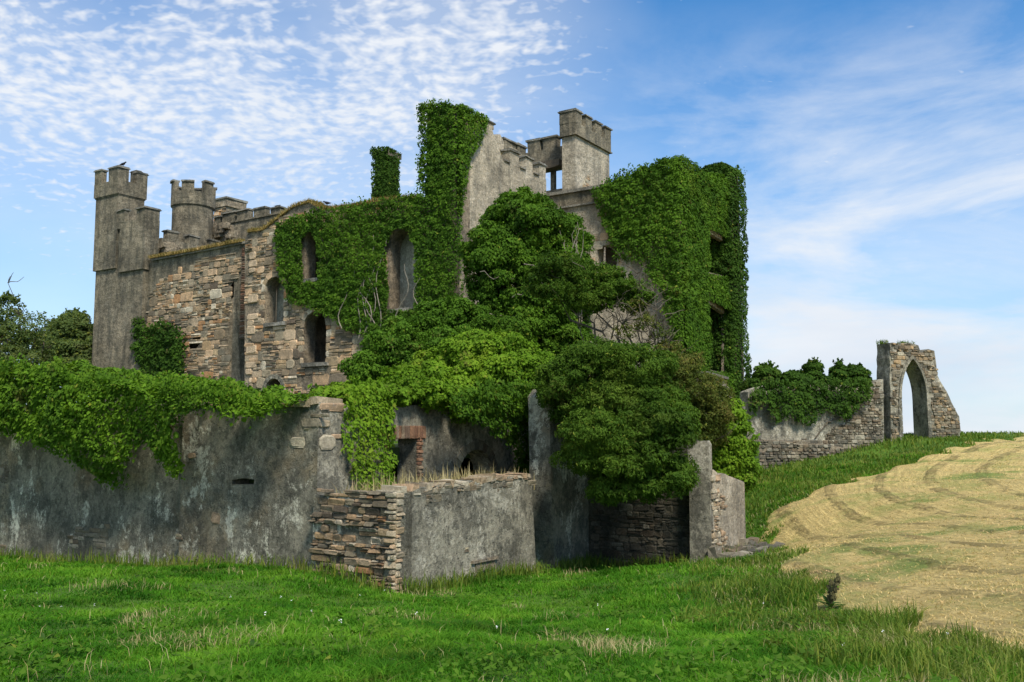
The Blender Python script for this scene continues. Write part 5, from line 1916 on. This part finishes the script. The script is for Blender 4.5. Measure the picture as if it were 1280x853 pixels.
# boundary wall ivy
pts_l = [(932, 488), (950, 478), (985, 476), (1008, 478), (1040, 478), (1062, 476), (1084, 478), (1078, 498), (1062, 512), (1052, 522), (1040, 520), (1030, 510), (1018, 515), (1014, 528), (995, 530), (985, 510), (975, 526), (962, 524), (955, 505), (940, 505), (932, 520)]
parts = [wall_ivy(PBd, pts_l, 800, .16, .3, None, .0, (.18, .4), .08)]
for px, py, rx, ry in ((955, 474, 11, 13), (960, 466, 8, 9), (992, 477, 20, 9), (1016, 474, 11, 14), (1017, 462, 8, 10), (1034, 480, 12, 7), (1050, 474, 8, 13), (1049, 464, 6, 9), (1071, 476, 12, 13), (1069, 468, 9, 9), (940, 486, 10, 10)):
    parts.append(blob(px, py, 38.9 + (px - 930) / 270 * 3, rx, ry, max(rx, 14), .16, 700))
bivy = merge_ivy('wall_ivy', parts, .11, M['ivydark'], 'dark lumpy ivy humps along the top of the field boundary wall', 'ivy')
m2 = MB()
for px, py, qx, qy in ((1018, 548, 1035, 528), (1035, 528, 1050, 522), ):
    m2 = MB()
    tube(m2, wiggle(PBd.world(PBd.sx(px), -.05, PBd.z(px, py)), PBd.world(PBd.sx(qx), -.08, PBd.z(qx, qy)), 5, .15), .035, .025, 5)
    m2.build('stem', M['bark'], bivy)

# trees behind the wall, far left
b1 = at(88, HZ, 60)
bl = [blob(90, 418, 60, 28, 22, 26, .4, 110), blob(72, 435, 60, 22, 22, 22, .4, 110), blob(108, 440, 60, 20, 24, 20, .4, 110), blob(92, 400, 60, 13, 9, 12, .35, 110), blob(90, 450, 59, 36, 20, 26, .4, 110)]
tree('leafy_tree', 'full green tree beyond the garden wall, next to the left tower', 'tree', bl, M['fartree'], .17, (b1.x, b1.y, EYE - 2), .22, [at(p, q, 60) for p, q in ((90, 410), (70, 435), (108, 438))])
b1 = at(20, HZ, 52)
bl = [blob(12, 385, 52, 11, 16, 10, .25, 50, fill=.02), blob(28, 415, 52, 24, 20, 20, .5, 26, fill=.02), blob(8, 430, 52, 26, 24, 24, .32, 38, fill=.03), blob(40, 440, 52, 20, 24, 20, .32, 38, fill=.03), blob(10, 455, 51, 40, 20, 24, .35, 80), blob(-25, 420, 52, 26, 34, 24, .32, 38, fill=.03)]
tree('thin_tree', 'thin-crowned tree with bare twigs at the left edge behind the wall', 'tree', bl, M['fartree'], .14, (b1.x, b1.y, EYE - 2), .16,
     [at(p, q, 52) for p, q in ((12, 370), (18, 365), (28, 400), (48, 398), (52, 410), (0, 400), (38, 420), (20, 390))], twigs=12, twigr=.02)


# ------------------------------------------------------------------ grass
def blades(name, x, y, z, hgt, wid, mat, lean=.45, label=None, flat=None):
    n = len(x)
    an = rng.uniform(0, 2 * math.pi, n)
    L = rng.normal(lean, .2, n).clip(0.02, 1.4)
    if flat is not None:
        L = flat(n)
    dx_, dy_ = np.cos(an), np.sin(an)
    fa = rng.uniform(0, 2 * math.pi, n)
    wx, wy = np.cos(fa) * wid * .5, np.sin(fa) * wid * .5
    p0 = np.stack([x, y, z - .02], 1)
    side_ = np.stack([wx, wy, np.zeros(n)], 1)
    mid = p0 + np.stack([dx_ * hgt * L * .25, dy_ * hgt * L * .25, hgt * .55 / (1 + L * .3)], 1)
    tip = p0 + np.stack([dx_ * hgt * L * .8, dy_ * hgt * L * .8, hgt * 1.0 / (1 + L)], 1)
    V = np.stack([p0 - side_, p0 + side_, mid + side_ * .8, mid - side_ * .8, tip], 1).reshape(-1, 3)
    b = np.arange(n)[:, None] * 5
    o_ = np_mesh(name, V, b + np.array([[3, 2, 4]]), b + np.array([[0, 1, 2, 3]]), mat)
    tag(o_, kind='stuff')
    if label:
        o_['label'] = label
        o_['category'] = 'grass'
    return o_


yard = [tuple(PG.world(-27.5, 0.02, 0))[:2], tuple(PG.world(0, 0.02, 0))[:2], tuple(PQl.world(xe, .2, 0))[:2], tuple(PQl.world(0, .05, 0))[:2], tuple(PQr.world(5, .05, 0))[:2], tuple(PP.world(0, 0, 0))[:2], tuple(PP.world(e1, 0, 0))[:2],
        tuple(PV.world(e2, 0, 0))[:2], tuple(PR.world(0.4, 0, 0))[:2], tuple(PRu.world(2.4, .0, 0))[:2], tuple(PRu.world(2.4, .5, 0))[:2], tuple(PFp.world(0, -.1, 0))[:2], tuple(PFp.world(3.4, -.1, 0))[:2], tuple(PBd.world(0, .1, 0))[:2], tuple(PBd.world(8, .2, 0))[:2], (5, 70), (-60, 70), (-60, 36)]


def scatter(n, dmin, dmax, half=38):
    D2 = np.exp(rng.uniform(math.log(dmin), math.log(dmax), n))
    t = np.tan(np.radians(rng.uniform(-half, half, n)))
    return D2 * t, D2


x, y = scatter(900000, 4.6, 36, 48)
s_ = field_sd(x, y)
ok = (s_ < 0.15) & ~np_inpoly(x, y, yard)
x, y = x[ok], y[ok]
cl = .8 * vnoise(x, y, 1.4, 3) + .7 * vnoise(x, y, 4.5, 5) + .4 * vnoise(x, y, 9.0, 6)
keep = rng.uniform(0, 1, len(x)) < np.clip(.85 + .25 * cl, .6, 1)
x, y, cl = x[keep], y[keep], cl[keep]
D2 = np.hypot(x, y)
hg_ = (.105 + .06 * np.clip(cl, -.8, 1.8)) * rng.uniform(.6, 1.35, len(x)) + .001 * D2
blades('grass', x, y, gz(x, y), hg_, .0035 + .00065 * D2, M['grass'], .8, 'lush green uncut grass filling the foreground lawn')
# rough tall grass along field edge and on the bank
x, y = scatter(480000, 5, 56, 40)
s_ = field_sd(x, y)
edge_ = (s_ < 0.1) & (s_ > -1.8) & (rng.uniform(0, 1, len(x)) < np.exp(s_ / 1.2))
bank_ = (s_ < .1) & (y > 24.5) & (x > 5)
ok = (edge_ | bank_) & ~np_inpoly(x, y, yard)
x, y = x[ok], y[ok]
D2 = np.hypot(x, y)
cl = vnoise(x, y, 1.1, 8)
blades('rough_grass', x, y, gz(x, y), (.22 + .10 * np.clip(cl, -1, 1.5)) * rng.uniform(.5, 1.4, len(x)), .005 + .0008 * D2, M['bankgrass'], .5, 'rough tall grass along the field edge and bank')
# pale seed stems
x, y = scatter(60000, 5.5, 30, 36)
s_ = field_sd(x, y)
cl = vnoise(x, y, 1.0, 21)
ok = (s_ < .4) & (~np_inpoly(x, y, yard)) & ((cl > .75) | ((s_ > -1.2) & (rng.uniform(0, 1, len(x)) < .6)) | (rng.uniform(0, 1, len(x)) < .03))
x, y = x[ok], y[ok]
D2 = np.hypot(x, y)
blades('seed_stems', x, y, gz(x, y), rng.uniform(.12, .27, len(x)), .0015 + .00045 * D2, M['straw'], .6, 'pale dry seed stems standing in the green grass')
# broad-leaved weeds and clover in the lawn
ncl = 260
cxs, cys = scatter(ncl, 5, 24, 36)
P = np.repeat(np.stack([cxs, cys], 1), 26, 0) + rng.normal(0, .11, (ncl * 26, 2))
ok = (field_sd(P[:, 0], P[:, 1]) < -.3) & ~np_inpoly(P[:, 0], P[:, 1], yard)
P = P[ok]
P3 = np.column_stack([P, gz(P[:, 0], P[:, 1]) + rng.uniform(.05, .17, len(P))])
o = leaves_obj('lawn_weeds', P3, np.tile([[0, -.2, 1.0]], (len(P3), 1)), .055, M['shrub'], None, .0, .5, .7)
tag(o, 'broad-leaved weeds scattered through the lawn', 'weeds', kind='stuff')
x, y = scatter(36, 7, 22, 34)
ok = (field_sd(x, y) < -.3) & ~np_inpoly(x, y, yard)
x, y = x[ok], y[ok]
P3 = np.column_stack([x, y, gz(x, y) + .17])
P3 = np.repeat(P3, 5, 0) + rng.normal(0, .006, (len(P3) * 5, 3))
o = leaves_obj('clover_flowers', P3, np.tile([[0, -.4, 1.0]], (len(P3), 1)), .012, M['white'], None, .0, .5, 1)
tag(o, 'tiny white clover flowers dotted in the lawn', 'flowers', kind='stuff')
# tall weeds at the foot of the walls
xs_, ys_ = [], []
for pl_, a0, a1, m_n in ((PQr, 0, 5, 900), (PP, 0, 2.6, 500), (PV, 0, 3, 700), (PRu, -.4, 2.6, 700), (PG, -12, 0, 900), (PK, 1.5, 6.5, 700), (PQl, -2, 0, 200)):
    s2 = rng.uniform(a0, a1, m_n)
    yy = -np.abs(rng.normal(0, .18, m_n)) - .04
    xs_.append(pl_.p.x + pl_.d.x * s2 + pl_.nrm.x * yy)
    ys_.append(pl_.p.y + pl_.d.y * s2 + pl_.nrm.y * yy)
x, y = np.concatenate(xs_), np.concatenate(ys_)
blades('wall_foot_grass', x, y, gz(x, y), rng.uniform(.15, .5, len(x)), np.full(len(x), .02), M['bankgrass'], .4, 'taller grass standing at the foot of the walls')
# straw in the yard just behind the low wall
s2 = rng.uniform(.3, 5, 900)
yy = rng.uniform(.1, 1.9, 900)
x = PQr.p.x + PQr.d.x * s2 + PQr.nrm.x * yy
y = PQr.p.y + PQr.d.y * s2 + PQr.nrm.y * yy
ztop = np.interp(s2, [p[0] for p in tp], [p[1] for p in tp])
blades('yard_weeds', x, y, ztop - .35, rng.uniform(.3, .75, 900), np.full(900, .02), M['straw'], .3, 'dry weeds growing inside the yard behind the low wall')
# raised soil inside the yard
mb = MB()
for k in range(10):
    s0, s1 = k * .5, k * .5 + .5
    z0 = float(np.interp(s0, [p[0] for p in tp], [p[1] for p in tp])) - .35
    z1 = float(np.interp(s1, [p[0] for p in tp], [p[1] for p in tp])) - .35
    pts_ = [(s0, .45), (s1, .45), (s1, 2.0), (s0, 2.0)]
    w0 = [PQr.world(s, q, 0) for s, q in pts_]
    mb.add([(p.x, p.y, z) for p, z in zip(w0, (z0, z1, z1, z0))], [(0, 1, 2, 3)])
o = mb.build('yard_ground', M['earth'])
tag(o, kind='structure')
# loose hay and stubble on the mown field
x, y = scatter(330000, 6, 55, 36)
s_ = field_sd(x, y)
sw = s_ + 1.2 * np.sin(x * .35 + y * .2)
rowp = rowv(x, y)
ok = (s_ > .0) & (rng.uniform(0, 1, len(x)) < .5 - .4 * rowp + .2 * vnoise(x, y, 1.5, 31))
x, y = x[ok], y[ok]
D2 = np.hypot(x, y)
blades('loose_hay', x, y, fz(x, y) + .01, rng.uniform(.03, .10, len(x)), .0025 + .0005 * D2, M['hay'], 1.2, 'loose cut hay lying in rows on the field', flat=lambda n: rng.uniform(.8, 3.0, n))


# dry grass on ledges and wall tops
def ledge_grass(name, segs, n, hgt, mat, label):
    xs2, ys2, zs2 = [], [], []
    for pl_, pts_, m_n, yr in segs:
        sxs = [pl_.hit(*p)[0] for p in pts_]
        szs = [pl_.hit(*p)[1] for p in pts_]
        o_ = np.argsort(sxs)
        sxs, szs = np.array(sxs)[o_], np.array(szs)[o_]
        s3 = rng.uniform(sxs[0], sxs[-1], m_n)
        y3 = rng.uniform(*yr, m_n)
        xs2.append(pl_.p.x + pl_.d.x * s3 + pl_.nrm.x * y3)
        ys2.append(pl_.p.y + pl_.d.y * s3 + pl_.nrm.y * y3)
        zs2.append(np.interp(s3, sxs, szs) - .03)
    x, y, z = map(np.concatenate, (xs2, ys2, zs2))
    return blades(name, x, y, z, rng.uniform(.5, 1.3, len(x)) * hgt, np.full(len(x), .03), mat, .7, label)


ledge_grass('ledge_grass', [(PD, [(190, 323), (250, 313), (305, 302)], 9000, (-.3, .7)), (PA, topA[1:], 11000, (-.15, .8)), (PW, [(617, 172), (629, 195), (640, 202)], 500, (.1, .6))], 0, .3, M['drygrass'], 'straw-coloured grass growing along the broken wall tops')
ledge_grass('ledge_weeds', [(PA, topA[1:], 1500, (.0, .7)), (PD, [(230, 318), (305, 302)], 700, (.0, .6)), (PBd, [(1104, 428), (1112, 428)], 60, (0, .6)), (PBd, [(1130, 428), (1145, 430)], 80, (0, .6))], 0, .28, M['bankgrass'], 'green weeds growing on the broken wall tops')
# mound of rubble on top of facade A
mb = MB()
sA = PA.sx(372)
for k in range(60):
    t = random.gauss(0, .75)
    hh = max(0, 1 - abs(t) / 1.6)
    x0 = sA + t
    zz_ = PA.z(372, 277) + hh * random.uniform(0, .75)
    q = random.uniform(.1, .24)
    yv = random.uniform(.1, .9)
    mb.box(x0 - q, x0 + q, yv, yv + q, zz_ - q * .6, zz_ + q * .6, 0, .05)
mb.build('rubble_mound', M['stone'], wA, PA.mw)


# ------------------------------------------------------------------ dock plants
def dock(name, px, py, h, label, group=None, stalk=True):
    gx0, gy0 = gpt(px, py)
    base = Vector((gx0, gy0, float(gz(gx0, gy0)[0])))
    root = empty(name, base, label, 'plant', group)
    m2 = MB()
    if stalk:
        for k_ in range(4):
            a = random.uniform(0, 6.28)
            tip = base + Vector((math.cos(a) * .12, math.sin(a) * .12, h * random.uniform(.7, 1)))
            pts_ = wiggle(base, tip, 6, .05)
            tube(m2, pts_, .009, .004, 5)
            for q in pts_[3:]:
                for _ in range(8):
                    c_ = q + Vector([random.uniform(-.025, .025) for _ in range(2)] + [random.uniform(-.05, .05)])
                    m2.box(c_.x - .012, c_.x + .012, c_.y - .012, c_.y + .012, c_.z - .015, c_.z + .015, 0, .006)
        m2.build('seed_stalk', M['dockseed'], root)
    m3 = MB()
    for k_ in range(12):
        a = k_ * 2.4
        L = h * random.uniform(.35, .6)
        el = random.uniform(.3, 1.1)
        d = Vector((math.cos(a) * math.cos(el), math.sin(a) * math.cos(el), math.sin(el)))
        s2 = Vector((-math.sin(a), math.cos(a), 0))
        st = base + Vector((0, 0, h * .3 * random.random() * (1 if stalk else .1)))
        prof = [(0, .006), (.25, .03), (.6, .045), (.85, .028), (1, .003)]
        vs = []
        for t, wd in prof:
            c_ = st + d * L * t - Vector((0, 0, .35 * L * t * t))
            wd *= L / .35
            vs += [c_ - s2 * wd, c_ - Vector((0, 0, .01)), c_ + s2 * wd]
        fs = []
        for i in range(4):
            fs += [(i * 3, i * 3 + 1, i * 3 + 4, i * 3 + 3), (i * 3 + 1, i * 3 + 2, i * 3 + 5, i * 3 + 4)]
        m3.add(vs, fs)
    m3.build('leaves', M['dock'], root)
    return root


dock('dock_plant', 1037, 768, .5, 'tall dock weed with brown seed stalks at the edge of the mown field')
dock('dock_plant', 315, 815, .3, 'broad-leaved dock in the foreground grass below the stone-ended yard wall', None, False)
dock('dock_plant', 55, 803, .3, 'broad-leaved dock in the grass at the lower left corner', None, False)


# ------------------------------------------------------------------ crows
def crow(p, yaw, label, s=1.0):
    m2 = MB()
    prof = [(-.26, .012, .0), (-.2, .03, .0), (-.12, .055, .01), (-.03, .075, .02), (.06, .07, .04), (.11, .045, .075), (.14, .042, .10), (.175, .036, .11), (.2, .016, .105), (.25, .004, .098)]
    vs = []
    n_ = 10
    for x, r_, z in prof:
        for k_ in range(n_):
            t = 2 * math.pi * k_ / n_
            vs.append((x, r_ * math.cos(t), z + r_ * math.sin(t) * .95))
    fs = []
    for i in range(len(prof) - 1):
        for k_ in range(n_):
            j_ = (k_ + 1) % n_
            fs.append((i * n_ + k_, i * n_ + j_, (i + 1) * n_ + j_, (i + 1) * n_ + k_))
    fs += [tuple(range(n_))[::-1], tuple((len(prof) - 1) * n_ + k_ for k_ in range(n_))]
    m2.add(vs, fs)
    for sgn in (-1, 1):
        m2.add([(.06, sgn * .07, .06), (-.05, sgn * .085, .05), (-.24, sgn * .03, .0), (-.05, sgn * .08, -.02)], [(0, 1, 2, 3)])
        tube(m2, [(.0, sgn * .03, -.03), (.01, sgn * .03, -.13)], .008, .006, 4)
    m2.add([(-.2, -.02, .01), (-.2, .02, .01), (-.36, .04, -.03), (-.36, -.04, -.03)], [(0, 1, 2, 3)])
    mw = Matrix.Translation(Vector(p) + Vector((0, 0, .12 * s))) @ Matrix.Rotation(yaw, 4, 'Z') @ Matrix.Scale(s, 4)
    o_ = m2.build('crow', M['crow'], None, mw, smooth=True)
    tag(o_, label, 'bird')
    return o_


crow(PT.world(xm - .02, .15, PT.z(148, 211) + .13), R(-20), 'black crow perched on the tall left tower\'s corner battlement', 1.15)
crow(PA.world(PA.sx(397), .3, PA.z(397, 257)), R(160), 'black crow perched on the grassy rubble hump above the left facade', 1.0)
crow(PL_.world(PL_.sx(344), .2, PL_.z(344, 262) + .14), R(30), 'small dark bird on the far back-left battlement', .9)
print('verts', sum(len(o.data.vertices) for o in bpy.data.objects if o.type == 'MESH'))
